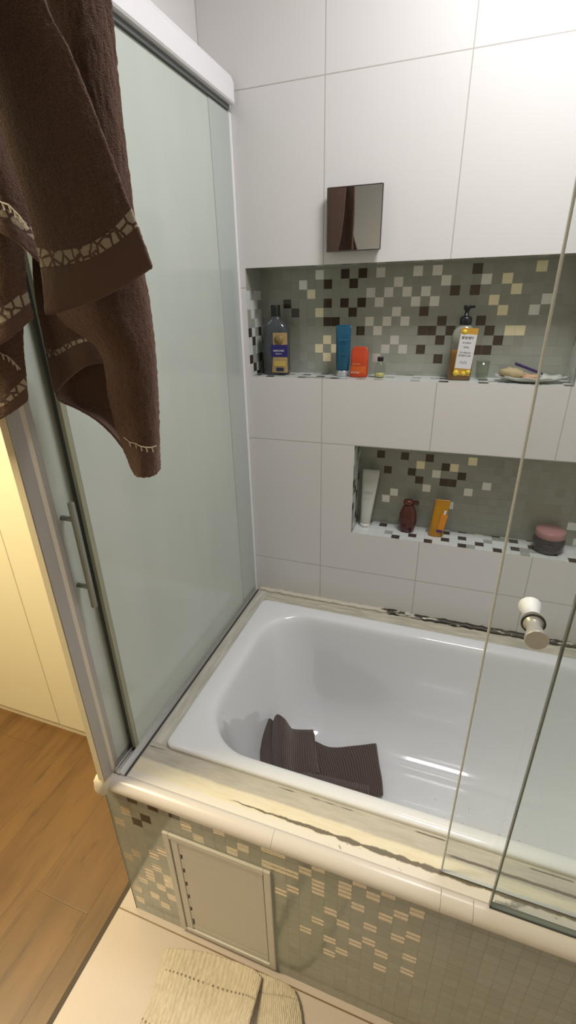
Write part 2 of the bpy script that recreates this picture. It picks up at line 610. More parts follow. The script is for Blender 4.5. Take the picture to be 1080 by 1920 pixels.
def mat_mat():
    m = mat('cream_cotton_mat', (0.66, 0.58, 0.45), 0.95, 0.0, Sheen_Weight=0.2)
    n = NT(m)
    uv = n.n('ShaderNodeUVMap')
    sx = n.n('ShaderNodeSeparateXYZ')
    n.t.links.new(uv.outputs[0], sx.inputs[0])
    U, V = sx.outputs[0], sx.outputs[1]
    p, x, y, z = n.pos()
    f = n.noise(n.vec(n.math('MULTIPLY', x, 160.0), n.math('MULTIPLY', y, 60.0), z), 1.0, 3, 0.6)
    rib = n.math('SINE', n.math('MULTIPLY', U, 2*PI*26))
    row = n.math('ABSOLUTE', n.math('SUBTRACT', n.math('FRACT', n.math('MULTIPLY', V, 2.6)), 0.5))
    dash = n.math('MULTIPLY', n.sstep(row, 0.0, 0.03, 1.0, 0.0), n.sstep(rib, 0.2, 0.6))
    dash = n.math('MULTIPLY', dash, n.sstep(n.noise(p, 14.0, 2), 0.36, 0.5))
    c = n.mix(n.sstep(f, 0.3, 0.7), (0.57, 0.49, 0.375), (0.67, 0.59, 0.465))
    n.base(n.mix(n.math('MULTIPLY', dash, 0.85), c, (0.13, 0.085, 0.04)))
    n.bump(n.math('SUBTRACT', n.math('MULTIPLY_ADD', rib, 0.12, f), dash), 0.7, 0.005)
    return m


M_wood = wood_mat()
M_floor = floor_mat()
M_lfront, M_lside, M_lback, M_bead = ledge_front_mat(), ledge_side_mat(), ledge_back_mat(), wall_foot_mat()
M_rib = rib_mat()
M_matc = mat_mat()

# ------------------------------------------------------------------ mosaic builder


def mosaic(name, org, du, dv, nrm, u0, u1, v0, v1, pitch, pu, pv, table, parent, seed=1, rnd=None, holes=()):
    """tiles on the plane org + u*du + v*dv, raised along nrm; table {(i, j): letter}"""
    rd = random.Random(seed)
    org, du, dv, nrm = map(Vector, (org, du, dv, nrm))
    verts, faces, mi = [], [], []

    def quad(a, b, c, d, k):
        i = len(verts)
        verts.extend((a, b, c, d))
        faces.append((i, i+1, i+2, i+3))
        mi.append(k)
    P = lambda u, v, h=0.0: org+du*u+dv*v+nrm*h
    if not holes:
        quad(P(u0, v0), P(u1, v0), P(u1, v1), P(u0, v1), 5)
    else:
        (a, b, c, d) = holes[0]
        quad(P(u0, v0), P(a, v0), P(a, v1), P(u0, v1), 5)
        quad(P(b, v0), P(u1, v0), P(u1, v1), P(b, v1), 5)
        quad(P(a, v0), P(b, v0), P(b, c), P(a, c), 5)
        quad(P(a, d), P(b, d), P(b, v1), P(a, v1), 5)
    g, h = 0.00025, 0.0003
    for i in range(math.floor((u0-pu)/pitch)-1, math.ceil((u1-pu)/pitch)+2):
        for j in range(math.floor((v0-pv)/pitch)-1, math.ceil((v1-pv)/pitch)+2):
            a, b = max(u0, pu+(i-.5)*pitch+g), min(u1, pu+(i+.5)*pitch-g)
            c, d = max(v0, pv+(j-.5)*pitch+g), min(v1, pv+(j+.5)*pitch-g)
            if b-a < 0.004 or d-c < 0.004:
                continue
            cu, cv = (a+b)/2, (c+d)/2
            if any(ha < cu < hb and hc < cv < hd for ha, hb, hc, hd in holes):
                continue
            k = MI[table[(i, j)]] if (i, j) in table else (MI[rnd(i, j, rd)] if rnd else 0)
            t1, t2 = rd.uniform(-1, 1)*0.003, rd.uniform(-1, 1)*0.003
            if k in (3, 4):
                t1, t2 = t1*4, t2*4
            q = [(a, c), (b, c), (b, d), (a, d)]
            top = [P(uu, vv, h+(uu-cu)*t1+(vv-cv)*t2) for uu, vv in q]
            bot = [P(uu, vv) for uu, vv in q]
            n0 = len(verts)
            verts.extend(top+bot)
            faces.append((n0, n0+1, n0+2, n0+3)); mi.append(k)
            for s in range(4):
                s2 = (s+1) % 4
                faces.append((n0+s, n0+4+s, n0+4+s2, n0+s2)); mi.append(k)
    me = bpy.data.meshes.new(name)
    me.from_pydata([tuple(v) for v in verts], [], faces)
    for p_, k in zip(me.polygons, mi):
        p_.material_index = k
    return link(name, me, MOS, parent)


def T(d):
    return {c: k for k, l in d.items() for c in l}


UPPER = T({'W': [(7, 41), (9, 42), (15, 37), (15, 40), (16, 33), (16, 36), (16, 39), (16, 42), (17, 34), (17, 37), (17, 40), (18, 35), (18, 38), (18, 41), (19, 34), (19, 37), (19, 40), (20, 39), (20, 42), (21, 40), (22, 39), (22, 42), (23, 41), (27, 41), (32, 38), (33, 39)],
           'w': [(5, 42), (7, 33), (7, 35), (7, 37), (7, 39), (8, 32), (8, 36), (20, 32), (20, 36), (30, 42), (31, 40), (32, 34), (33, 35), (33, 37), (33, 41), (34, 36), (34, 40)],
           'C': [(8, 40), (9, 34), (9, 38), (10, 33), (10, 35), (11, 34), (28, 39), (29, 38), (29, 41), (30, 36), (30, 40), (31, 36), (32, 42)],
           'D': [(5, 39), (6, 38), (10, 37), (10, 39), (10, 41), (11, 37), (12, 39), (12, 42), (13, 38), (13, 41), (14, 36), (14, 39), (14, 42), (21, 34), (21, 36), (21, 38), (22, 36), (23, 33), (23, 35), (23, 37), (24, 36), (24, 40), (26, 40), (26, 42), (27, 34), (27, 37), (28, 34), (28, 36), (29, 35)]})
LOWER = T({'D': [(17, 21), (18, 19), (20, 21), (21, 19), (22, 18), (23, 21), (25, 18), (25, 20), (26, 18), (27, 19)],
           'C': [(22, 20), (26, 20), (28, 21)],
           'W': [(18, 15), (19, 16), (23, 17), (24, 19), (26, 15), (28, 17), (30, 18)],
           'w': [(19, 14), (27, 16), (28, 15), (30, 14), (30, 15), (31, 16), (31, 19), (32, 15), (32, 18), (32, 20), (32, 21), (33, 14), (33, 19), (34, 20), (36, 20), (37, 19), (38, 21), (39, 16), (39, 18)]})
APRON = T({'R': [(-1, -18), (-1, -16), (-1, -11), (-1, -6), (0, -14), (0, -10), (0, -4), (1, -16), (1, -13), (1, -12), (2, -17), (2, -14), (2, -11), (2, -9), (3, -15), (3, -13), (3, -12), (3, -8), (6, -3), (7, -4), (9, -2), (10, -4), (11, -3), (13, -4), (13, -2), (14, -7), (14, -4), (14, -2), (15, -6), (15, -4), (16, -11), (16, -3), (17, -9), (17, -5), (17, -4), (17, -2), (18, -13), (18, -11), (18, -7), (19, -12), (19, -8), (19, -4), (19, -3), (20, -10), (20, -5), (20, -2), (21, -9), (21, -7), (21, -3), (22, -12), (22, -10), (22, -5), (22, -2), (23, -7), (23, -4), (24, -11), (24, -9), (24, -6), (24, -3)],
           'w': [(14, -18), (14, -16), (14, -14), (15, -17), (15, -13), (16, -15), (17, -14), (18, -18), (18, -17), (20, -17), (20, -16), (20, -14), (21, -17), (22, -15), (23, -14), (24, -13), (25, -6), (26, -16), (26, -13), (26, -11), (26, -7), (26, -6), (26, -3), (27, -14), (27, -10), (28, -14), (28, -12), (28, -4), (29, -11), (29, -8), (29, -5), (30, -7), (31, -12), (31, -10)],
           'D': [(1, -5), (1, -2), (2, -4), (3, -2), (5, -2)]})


def rnd_sparse(i, j, rd):
    r = rd.random()
    if i > 39:
        return 'W' if r < 0.07 else 'w' if r < 0.18 else 'D' if r < 0.22 else 'C' if r < 0.25 else 'g'
    return 'w' if i > 31 and r < 0.12 else 'g'


def rnd_floor(i, j, rd):
    r = rd.random()
    if (i+2*j) % 4 == 0 and r < 0.55: return 'D'
    return 'P' if r > 0.25 else 'w'


def rnd_side(i, j, rd):
    r = rd.random()
    if (i+j) % 3 == 0 and r < 0.6 and j < 37: return 'D'
    return ('P' if r > 0.3 else 'w') if j < 41 else 'w'


# ------------------------------------------------------------------ setting: walls, floor, ceiling
XR, YF = 1.72, -2.25
NU = (0.0289, 0.935, 0.7987, 1.1028)     # upper niche  x0 x1 z0 z1
NL = (0.3707, 1.46, 0.293, 0.5973)       # lower niche
ND = 0.1115

bm = bmesh.new()
xs = sorted({-0.17, NU[0], NU[1], NL[0], NL[1], XR+0.1})
zs = sorted({ZF, NU[2], NU[3], NL[2], NL[3], ZC})
grid = {(i, j): bm.verts.new((x, 0.0, z)) for i, x in enumerate(xs) for j, z in enumerate(zs)}
for i in range(len(xs)-1):
    for j in range(len(zs)-1):
        cx, cz = (xs[i]+xs[i+1])/2, (zs[j]+zs[j+1])/2
        if any(a < cx < b and c < cz < d for a, b, c, d in (NU, NL)):
            continue
        bm.faces.new((grid[i, j], grid[i+1, j], grid[i+1, j+1], grid[i, j+1]))
me = bpy.data.meshes.new('wall_back')
bm.to_mesh(me); bm.free()
wall_back = link('wall_back', me, M_tile)
tag(wall_back, 'white tiled wall behind the bathtub with two mosaic niches', 'wall', kind='structure')

PT = 0.0261
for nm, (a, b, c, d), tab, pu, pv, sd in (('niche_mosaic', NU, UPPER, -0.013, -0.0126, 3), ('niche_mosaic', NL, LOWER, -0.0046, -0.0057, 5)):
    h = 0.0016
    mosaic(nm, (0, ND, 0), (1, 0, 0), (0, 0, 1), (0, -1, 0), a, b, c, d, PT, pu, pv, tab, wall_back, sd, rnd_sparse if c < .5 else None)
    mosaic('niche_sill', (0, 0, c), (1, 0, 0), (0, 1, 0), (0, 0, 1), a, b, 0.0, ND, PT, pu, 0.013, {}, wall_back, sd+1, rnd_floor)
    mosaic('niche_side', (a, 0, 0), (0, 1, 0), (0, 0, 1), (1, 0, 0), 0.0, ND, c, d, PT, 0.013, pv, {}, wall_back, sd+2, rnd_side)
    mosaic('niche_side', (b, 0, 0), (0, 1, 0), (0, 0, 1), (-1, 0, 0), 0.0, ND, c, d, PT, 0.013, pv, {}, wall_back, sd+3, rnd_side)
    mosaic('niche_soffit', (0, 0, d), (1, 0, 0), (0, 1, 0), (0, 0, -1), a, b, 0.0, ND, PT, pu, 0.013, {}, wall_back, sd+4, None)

tag(box('wall_right', XR, XR+0.1, YF, 0.2, ZF, ZC, M_tile), 'white tiled wall at the far end of the bathtub', 'wall', kind='structure')
tag(box('wall_front', -0.17, XR+0.1, YF-0.1, YF, ZF, ZC, mat('greige_wall', (0.56, 0.55, 0.53), 0.5)), 'pale grey wall behind the camera', 'wall', kind='structure')
bm = bmesh.new()
add_box(bm, -0.17, -0.07, YF, 0.0, 1.50, ZC)
add_box(bm, -0.17, -0.07, YF, -1.75, ZF, 1.50)
tag(from_bm('wall_left', bm, M_lintel), 'white tiled lintel wall above the sliding door header', 'wall', kind='structure')
tag(box('floor', -0.094, XR, YF, 0.0, ZF-0.05, ZF, M_floor), 'cream tiled bathroom floor in front of the bathtub', 'floor', kind='structure')
tag(box('floor_bedroom', -3.2, -0.108, -3.3, 0.1, ZF-0.05, ZF, M_wood), 'brown wood plank floor of the next room', 'floor', kind='structure')
tag(box('trim_threshold', -0.108, -0.094, -1.75, -0.02, ZF-0.05, ZF+0.001, mat('dark_threshold', (0.06, 0.038, 0.02), 0.6)), 'thin dark threshold strip between wood floor and cream tile', 'trim', kind='structure')
tag(box('ceiling', -3.2, XR+0.1, -3.3, 0.1, ZC, ZC+0.05, M_paint), 'white ceiling over the bathroom', 'ceiling', kind='structure')
bm = bmesh.new()
add_box(bm, -3.3, -3.2, -3.3, 0.1, ZF, ZC)
add_box(bm, -3.3, -0.17, -3.4, -3.3, ZF, ZC)
add_box(bm, -3.3, -0.17, 0.1, 0.2, ZF, ZC)
tag(from_bm('wall_bedroom', bm, M_warm_paint), 'cream painted bedroom wall beyond the doorway', 'wall', kind='structure')

# tub surround: apron, ledge, bullnose
AY = -0.8417
sur = thing('wall_apron', (0.8, AY, ZF), 'masonry bathtub surround faced with green grey glass mosaic', 'tub surround', kind='structure')
AX0 = -0.045
bm = bmesh.new()
add_box(bm, AX0, 0.112, AY+0.002, -0.742, ZF, -0.012)
add_box(bm, 0.384, XR, AY+0.002, -0.742, ZF, -0.012)
add_box(bm, 0.112, 0.384, AY+0.002, -0.742, -0.147, -0.012)
add_box(bm, 0.112, 0.384, AY+0.03, -0.742, ZF, -0.147)
add_box(bm, AX0, 0.045, -0.742, 0.0, ZF, -0.012)
from_bm('masonry_core', bm, M_grout, sur)
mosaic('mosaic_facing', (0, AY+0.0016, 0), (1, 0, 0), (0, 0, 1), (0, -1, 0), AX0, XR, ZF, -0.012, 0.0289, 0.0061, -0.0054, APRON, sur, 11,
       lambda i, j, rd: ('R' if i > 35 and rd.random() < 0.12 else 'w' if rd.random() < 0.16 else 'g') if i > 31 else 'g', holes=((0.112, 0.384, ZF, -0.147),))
mosaic('mosaic_end', (AX0, 0, 0), (0, 1, 0), (0, 0, 1), (-1, 0, 0), AY, -0.3, ZF, -0.012, 0.0289, 0.0061, -0.0054, {}, sur, 12, lambda i, j, rd: 'C' if rd.random() < 0.15 else 'g')
box('front_ledge', -0.02, XR, -0.832, -0.728, -0.012, 0.0, M_lfront, sur)
box('side_ledge', AX0, 0.072, -0.728, 0.0, -0.012, 0.0005, M_lside, sur)
box('back_ledge', 0.072, XR, -0.082, 0.0, -0.012, 0.0, M_lback, sur)
# uneven silicone bead along the foot of the back wall
rd = random.Random(4)
bm = bmesh.new()
rings = []
for i in range(140):
    x = 0.02+i/139*(XR-0.02)
    w, hh = 0.016+rd.uniform(-1, 1)*0.003, 0.011+rd.uniform(-1, 1)*0.003
    rings.append([Vector((x, -w, 0.0002)), Vector((x, -w*0.45, hh*0.45)), Vector((x, -0.0003, hh)), Vector((x, -0.0003, 0.0002))])
add_loft(bm, rings)
from_bm('silicone_bead', bm, M_bead, sur, True)
# bullnose edge tiles: half-round profile, short lengths with hairline joints


def bull(x0, x1, m):
    prof = [(-0.828, 0.0), (-0.834, 0.0012), (-0.8425, 0.0005), (-0.851, -0.0035), (-0.8575, -0.0105), (-0.860, -0.020), (-0.8575, -0.0290), (-0.851, -0.0355), (-0.8445, -0.0375), (-0.8405, -0.0375), (-0.828, -0.013)]
    bm = bmesh.new()
    add_loft(bm, [[Vector((x, y, z)) for y, z in prof] for x in (x0, x0+0.0008, x1-0.0008, x1)])
    return from_bm('bullnose_tile', bm, m, sur)


for a, b in ((-0.012, 0.40), (0.4005, 0.735), (0.7355, 0.792), (0.7925, 1.2), (1.2005, XR)):
    bull(a, b, M_bullnose)
M_caulk = mat('cream_caulk_corner', (0.70, 0.62, 0.48), 0.6)
rd = random.Random(8)
rings = []
for i, (z, r) in enumerate(((-0.042, 0.010), (-0.036, 0.017), (-0.022, 0.0195), (-0.006, 0.0195), (0.006, 0.018), (0.014, 0.012), (0.017, 0.005))):
    rings.append([p+Vector((rd.uniform(-1, 1)*.0012, rd.uniform(-1, 1)*.0012, 0)) for p in superellipse(-0.0285+0.001*i, -0.853, z, r, r*1.0, 2.4, 24)])
loft_obj('caulked_corner', rings, M_caulk, sur)

# ------------------------------------------------------------------ bathtub
tub = thing('bathtub', (0.84, -0.405, -0.42), 'glossy white built-in bathtub with wide flat rim and rounded basin', 'bathtub')
TX0, TX1, TY0, TY1 = 0.0655, 1.64, -0.7345, -0.0765


def ring(ix0, ix1, iy0, iy1, r, z, n=10):
    return rrect(TX0+ix0, TX1-ix1, TY0+iy0, TY1-iy1, z, r, n)


R = [ring(0.004, 0.004, 0.004, 0.004, 0.02, -0.011), ring(0, 0, 0, 0, 0.022, 0.004), ring(0.001, 0.001, 0.001, 0.001, 0.022, 0.0095), ring(0.006, 0.006, 0.006, 0.006, 0.022, 0.0125),
     ring(0.030, 0.05, 0.014, 0.020, 0.07, 0.0135), ring(0.052, 0.08, 0.027, 0.040, 0.14, 0.0125),
     ring(0.060, 0.088, 0.035, 0.048, 0.150, 0.0085), ring(0.066, 0.094, 0.041, 0.053, 0.150, 0.0005), ring(0.071, 0.10, 0.045, 0.057, 0.152, -0.018),
     ring(0.078, 0.115, 0.050, 0.063, 0.155, -0.070), ring(0.090, 0.14, 0.060, 0.074, 0.160, -0.16), ring(0.105, 0.17, 0.073, 0.090, 0.165, -0.25),
     ring(0.122, 0.20, 0.090, 0.112, 0.165, -0.315), ring(0.150, 0.235, 0.122, 0.145, 0.155, -0.358), ring(0.19, 0.28, 0.158, 0.185, 0.130, -0.383),
     ring(0.235, 0.33, 0.20, 0.225, 0.095, -0.392), ring(0.29, 0.40, 0.245, 0.265, 0.055, -0.395)]
bm = bmesh.new()
add_loft(bm, R, False, True)
o = from_bm('tub_shell', bm, M_porcelain, tub, True)
sb = o.modifiers.new('sub', 'SUBSURF')
sb.levels = sb.render_levels = 2
# small glinting drops standing on the floor of the tub
M_dot = mat('water_drop', (0.95, 0.95, 0.95), 0.12, 0.6)
rd = random.Random(2)
for i in range(6):
    for j in range(4):
        x, y = 0.72+i*0.05+(j % 2)*0.022, -0.52+j*0.05
        bm = bmesh.new()
        add_loft(bm, [superellipse(x, y, -0.3958+dz, q_, q_, 2, 14) for dz, q_ in ((0, .0040), (.0016, .0036), (.0026, .0026), (.0031, .0012))])
        from_bm('water_drop', bm, M_dot, tub)

# ------------------------------------------------------------------ frosted glass partition on the ledge + sliding leaf + header
fx = thing('frosted_glass_panel', (0.004, -0.38, 0.0), 'fixed frosted glass panel standing on the tub ledge left of the bathtub', 'glass panel')
bm = bmesh.new()
add_box(bm, 0.0, 0.009, -0.756, -0.012, 0.016, 1.461)
o = from_bm('glass_pane', bm, [M_frost, M_frost_edge], fx)
for p_ in o.data.polygons:
    if abs(p_.normal.y) > 0.9:
        p_.material_index = 1
box('wall_profile', -0.006, 0.012, -0.014, -0.0005, 0.001, 1.461, M_white_alu, fx, 0.0015)
box('edge_strip', 0.0091, 0.0105, -0.125, -0.014, 0.02, 1.461, mat('grey_pane_strip', (0.46, 0.505, 0.475), 0.15), fx)  # slightly greyer band over the pane beside the wall profile
box('edge_seal', 0.0, 0.0095, -0.768, -0.7565, 0.016, 1.461, mat('olive_edge_seal', (0.30, 0.305, 0.215), 0.3), fx, 0.001)
box('gap_shade_strip', -0.007, -0.0004, -0.768, -0.760, 0.016, 1.461, M_dark, fx)  # dark strip standing in for the shade in the gap
bm = bmesh.new()
add_box(bm, -0.030, 0.020, -0.832, -0.016, 0.0008, 0.004, 0.0008, 1)
add_box(bm, -0.030, -0.026, -0.810, -0.016, 0.004, 0.018, 0.0008, 1)
add_box(bm, 0.0082, 0.0112, -0.832, -0.016, 0.004, 0.017, 0.0008, 1)
add_box(bm, -0.003, -0.0003, -0.832, -0.016, 0.004, 0.017, 0.0008, 1)
from_bm('bottom_track', bm, M_alu, fx)
box('rubber_gasket', 0.0205, 0.0245, -0.83, -0.016, 0.0008, 0.005, M_dark, fx, 0.001)

leaf = thing('sliding_door', (-0.017, -0.5, 0.012), 'frosted glass sliding door leaf with bar handle behind the fixed panel', 'sliding door')
box('glass_pane', -0.022, -0.014, -0.8135, -0.24, 0.020, 1.461, M_frost2, leaf)
box('front_stile', -0.024, -0.006, -0.864, -0.8375, 0.012, 1.461, M_grey_alu, leaf, 0.001)
box('brush_seal', -0.022, -0.008, -0.8373, -0.8265, 0.012, 1.461, M_beige_seal, leaf)
box('inner_stile', -0.024, -0.008, -0.8263, -0.8135, 0.012, 1.461, M_grey_alu, leaf, 0.001)
box('warm_lit_face', -0.023, -0.008, -0.8655, -0.8642, 0.012, 1.461, mat('warm_lit_stile', (0.70, 0.62, 0.45), 0.5), leaf)  # front face of the stile, warm bedroom light put into its colour
box('bottom_rail', -0.025, -0.012, -0.8133, -0.24, 0.0045, 0.021, M_grey_alu, leaf)
HX, HY = 0.016, -0.800
M_handle = mat('dull_steel_handle', (0.27, 0.28, 0.24), 0.35, 0.3)
h = lathe('bar_handle', [(0.0052, 0.462), (0.0062, 0.463), (0.0062, 0.689), (0.0052, 0.690)], (HX, HY, 0), M_handle, leaf, n=20)
for z in (0.655, 0.508):
    lathe('standoff', [(0.0048, 0.0), (0.0048, 0.030)], (-0.014, HY, z), M_handle, h, axis='x', n=14)

hd = thing('header_rail', (-0.02, -0.6, 1.47), 'white aluminium header box over the frosted sliding door', 'header rail')
bm = bmesh.new()
prof = [(0.027, 1.4725), (0.030, 1.476), (0.030, 1.516), (0.023, 1.530), (-0.068, 1.530), (-0.068, 1.4725)]
add_loft(bm, [[Vector((x, y, z)) for x, z in prof] for y in (-1.70, -0.016)])
o = from_bm('header_cover', bm, M_white_alu, hd)
for p_ in o.data.polygons:
    p_.use_smooth = False
box('lower_channel', -0.040, 0.016, -1.70, -0.020, 1.462, 1.4725, M_channel, hd)

# ------------------------------------------------------------------ clear glass screen in front of the tub


def pane(parent, x0, x1, y0, y1, z0, z1, m, me_):
    bm = bmesh.new()
    add_box(bm, x0, x1, y0, y1, z0, z1)
    o = from_bm('glass_pane', bm, [m, me_], parent)
    for p_ in o.data.polygons:
        if abs(p_.normal.y) < 0.5:
            p_.material_index = 1
    box('polished_edge', x0-0.0003, x0+0.0026, y0-0.0003, y1+0.0003, z0, z1, me_, parent, 0.0008, 1)
    return o


p1 = thing('sliding_glass_panel', (1.2, -0.8, 0.0), 'clear sliding glass panel with a round white knob in front of the tub', 'glass panel')
pane(p1, 0.7325, 1.68, -0.804, -0.798, 0.004, 1.478, M_clear, M_edge)
kn = lathe('knob', [(0.0150, 0.0), (0.0150, 0.001), (0.0105, 0.003), (0.0092, 0.010), (0.0108, 0.020), (0.0142, 0.033), (0.0148, 0.036), (0.0140, 0.0375)], (0.786, -0.804, 0.607), mat('satin_grey_knob', (0.45, 0.44, 0.41), 0.35, 0.2), p1, axis='y')
lathe('rear_knob', [(0.0140, -0.0375), (0.0152, -0.036), (0.0145, -0.033), (0.0112, -0.020), (0.0098, -0.010), (0.0108, -0.003), (0.0150, -0.001), (0.0150, 0.0)], (0.786, -0.798, 0.607), M_white_plastic, p1, axis='y')
lathe('knob_washer', [(0.0155, 0.0), (0.0155, 0.0018)], (0.786, -0.8041, 0.607), M_dark, p1, axis='y')
p2 = thing('fixed_glass_panel', (1.3, -0.83, 0.0), 'clear fixed glass panel with dark bottom gasket at the right of the tub', 'glass panel')
pane(p2, 0.8185, 1.70, -0.835, -0.827, 0.0046, 1.478, M_clear_tint, M_edge_dark)
box('bottom_gasket', 0.8185, 1.70, -0.8365, -0.8255, 0.001, 0.0045, M_dark, p2)
fr = thing('screen_rail', (0.85, -0.82, 1.48), 'white rail over the front glass screen carrying the towels', 'rail')
bm = bmesh.new()
add_box(bm, 0.032, XR, -0.838, -0.790, 1.478, 1.522, 0.004, 2)
from_bm('rail_box', bm, M_white_alu, fr)

# ------------------------------------------------------------------ access hatch in the apron
ah = thing('access_hatch', (0.248, AY, -0.565), 'beige louvred access hatch set in the mosaic apron', 'access hatch')
M_hatch = mat('beige_hatch_plastic', (0.66, 0.63, 0.58), 0.45)
M_hatch2 = mat('beige_louvre', (0.44, 0.425, 0.37), 0.5)
n = NT(M_hatch2)
p, x, y, z = n.pos()
n.base(n.mix(n.noise(n.vec(n.math('MULTIPLY', x, 6.0), y, n.math('MULTIPLY', z, 220.0)), 1.0, 3), (0.58, 0.555, 0.505), (0.67, 0.645, 0.59)))
hx0, hx1, hz0, hz1 = 0.1085, 0.3885, -0.5665, -0.1405


def frame(name, a, b, c, d, w, y0, y1, m, parent):
    bm = bmesh.new()
    add_box(bm, a, a+w, y0, y1, c, d, 0.0012, 1)
    add_box(bm, b-w, b, y0, y1, c, d, 0.0012, 1)
    add_box(bm, a+w, b-w, y0, y1, d-w, d, 0.0012, 1)
    add_box(bm, a+w, b-w, y0, y1, c, c+w, 0.0012, 1)
    return from_bm(name, bm, m, parent)


frame('outer_frame', hx0, hx1, hz0, hz1, 0.017, AY-0.004, AY+0.012, M_hatch, ah)
dr = box('backing', hx0+0.004, hx1-0.004, AY+0.013, AY+0.028, hz0+0.002, hz1-0.004, M_dark, ah)
bm = bmesh.new()
add_box(bm, hx0+0.0195, hx0+0.0385, AY-0.002, AY+0.012, hz0+0.0195, hz1-0.0195, 0.001, 1)
add_box(bm, hx0+0.0385, hx1-0.0200, AY-0.002, AY+0.012, hz1-0.0290, hz1-0.0195, 0.001, 1)
from_bm('inner_frame', bm, M_hatch, ah)
box('panel', hx0+0.046, hx1-0.0205, AY-0.0005, AY+0.008, hz0+0.042, hz1-0.0295, M_hatch2, ah, 0.0008, 1)
k = 6
for i in range(k):
    z1 = hz1-0.030-i*(hz1-hz0-0.085)/k
    zz = (hz1-hz0-0.095)/k
    bm = bmesh.new()
    vs = add_box(bm, hx0+0.0387, hx0+0.0465, AY-0.0005, AY+0.009, z1-zz+0.014, z1-0.004, 0.001, 1)
    from_bm('louvre_end', bm, M_hatch, ah)
box('bottom_bar', hx0+0.0387, hx1-0.0205, AY-0.0005, AY+0.009, hz0+0.0195, hz0+0.0395, M_hatch2, ah, 0.0008, 1)

# ------------------------------------------------------------------ mirror on the wall
mr = thing('shaving_mirror', (0.35, 0.0, 1.2), 'small square mirror with thin dark rim on the tiles above the upper niche', 'mirror')
mx0, mx1, mz0, mz1, my = 0.2775, 0.4205, 1.1305, 1.2745, -0.018
box('back_block', mx0+0.004, mx1-0.004, my+0.004, -0.0005, mz0+0.004, mz1-0.004, mat('mirror_back', (0.22, 0.20, 0.19), 0.5), mr)
box('mirror_glass', mx0+0.0015, mx1-0.0015, my, my+0.0035, mz0+0.0015, mz1-0.0015, mat('silvered_mirror', (0.86, 0.88, 0.87), 0.01, 1.0), mr)
frame('rim', mx0, mx1, mz0, mz1, 0.0022, my-0.0015, my+0.006, mat('dark_mirror_rim', (0.045, 0.04, 0.045), 0.4), mr)

for o in mr.children:      # hangs turned slightly to the right
    o.data.transform(Matrix.Translation((0.349, -0.009, 0)) @ Matrix.Rotation(math.radians(1.6), 4, 'Z') @ Matrix.Translation((-0.349, 0.006, 0)))

# ------------------------------------------------------------------ toiletries in the upper niche
ZU = NU[2]+0.0011
ZL = NL[2]+0.0011


def flat_label(name, w, h, loc, rz, m, parent, curve=0.0, ry=0.0, dy=0.0004):
    """thin rectangular label, bowed around the vertical axis, facing -y before rotation"""
    bm = bmesh.new()
    k = 10
    rows = []
    for dz in (0, h):
        r = []
        for i in range(k+1):
            a = (i/k-.5)
            x = a*w
            y = curve*(4*a*a)
            r.append((x, y, dz))
        rows.append(r)
    fr_ = [[bm.verts.new((x, y, z)) for x, y, z in r] for r in rows]
    bk = [[bm.verts.new((x, y+dy, z)) for x, y, z in r] for r in rows]
    for i in range(k):
        bm.faces.new((fr_[0][i], fr_[0][i+1], fr_[1][i+1], fr_[1][i]))
        bm.faces.new((bk[0][i+1], bk[0][i], bk[1][i], bk[1][i+1]))
        bm.faces.new((fr_[0][i+1], fr_[0][i], bk[0][i], bk[0][i+1]))
        bm.faces.new((fr_[1][i], fr_[1][i+1], bk[1][i+1], bk[1][i]))
    for s, e in ((0, 0), (k, k)):
        bm.faces.new((fr_[0][s], fr_[1][s], bk[1][s], bk[0][s]))
    bm.transform(Matrix.Translation(loc) @ Matrix.Rotation(rz, 4, 'Z') @ Matrix.Rotation(ry, 4, 'Y'))
    return from_bm(name, bm, m, parent)


def word(name, w, h, nlet, loc, rz, m, parent, ry=0.0, seed=1):
    """a row of small letter-like strokes (print too small to read)"""
    rd = random.Random(seed)
    bm = bmesh.new()
    st = w/nlet
    for i in range(nlet):
        x = -w/2+i*st
        t = st*0.28
        hh = h*rd.uniform(0.85, 1.0)
        add_box(bm, x, x+t, -0.0004, 0.0, 0, hh)
        kind = rd.randint(0, 2)
        if kind != 1:
            add_box(bm, x, x+st*0.72, -0.0004, 0.0, hh*0.8, hh)
        if kind != 0:
            add_box(bm, x, x+st*0.72, -0.0004, 0.0, 0, hh*0.2)
        if kind == 2:
            add_box(bm, x+st*0.46, x+st*0.72, -0.0004, 0.0, 0, hh)
    bm.transform(Matrix.Translation(loc) @ Matrix.Rotation(rz, 4, 'Z') @ Matrix.Rotation(ry, 4, 'Y'))
    return from_bm(name, bm, m, parent)


M_print_dark = mat('dark_print', (0.05, 0.05, 0.06), 0.6)
M_print_white = mat('white_print', (0.75, 0.75, 0.78), 0.6)

# 1 mouthwash-like bottle
B = thing('mouthwash_bottle', (0.096, 0.062, ZU), 'dark grey bottle with black cap and gold and indigo label in the upper niche', 'bottle')
cx, cy = 0.096, 0.062
rg = [superellipse(cx, cy, ZU+z, rx, ry, 3.2, 32) for z, rx, ry in ((0, .038, .024), (.004, .0415, .0275), (.06, .042, .028), (.128, .042, .028), (.142, .039, .026), (.154, .030, .021), (.162, .020, .016), (.166, .0145, .0145), (.172, .0145, .0145))]
loft_obj('bottle_body', rg, mat('smoky_grey_plastic', (0.062, 0.070, 0.075), 0.15), B)
lathe('cap', [(0.0140, 0.168), (0.0146, 0.169), (0.0146, 0.202), (0.0136, 0.2035), (0.0, 0.2036)], (cx, cy, ZU), M_black, B)
lb = flat_label('label', 0.054, 0.118, (cx+0.018, cy-0.0284, ZU+0.008), 0.03, mat('tan_label', (0.42, 0.29, 0.13), 0.5), B, 0.002)
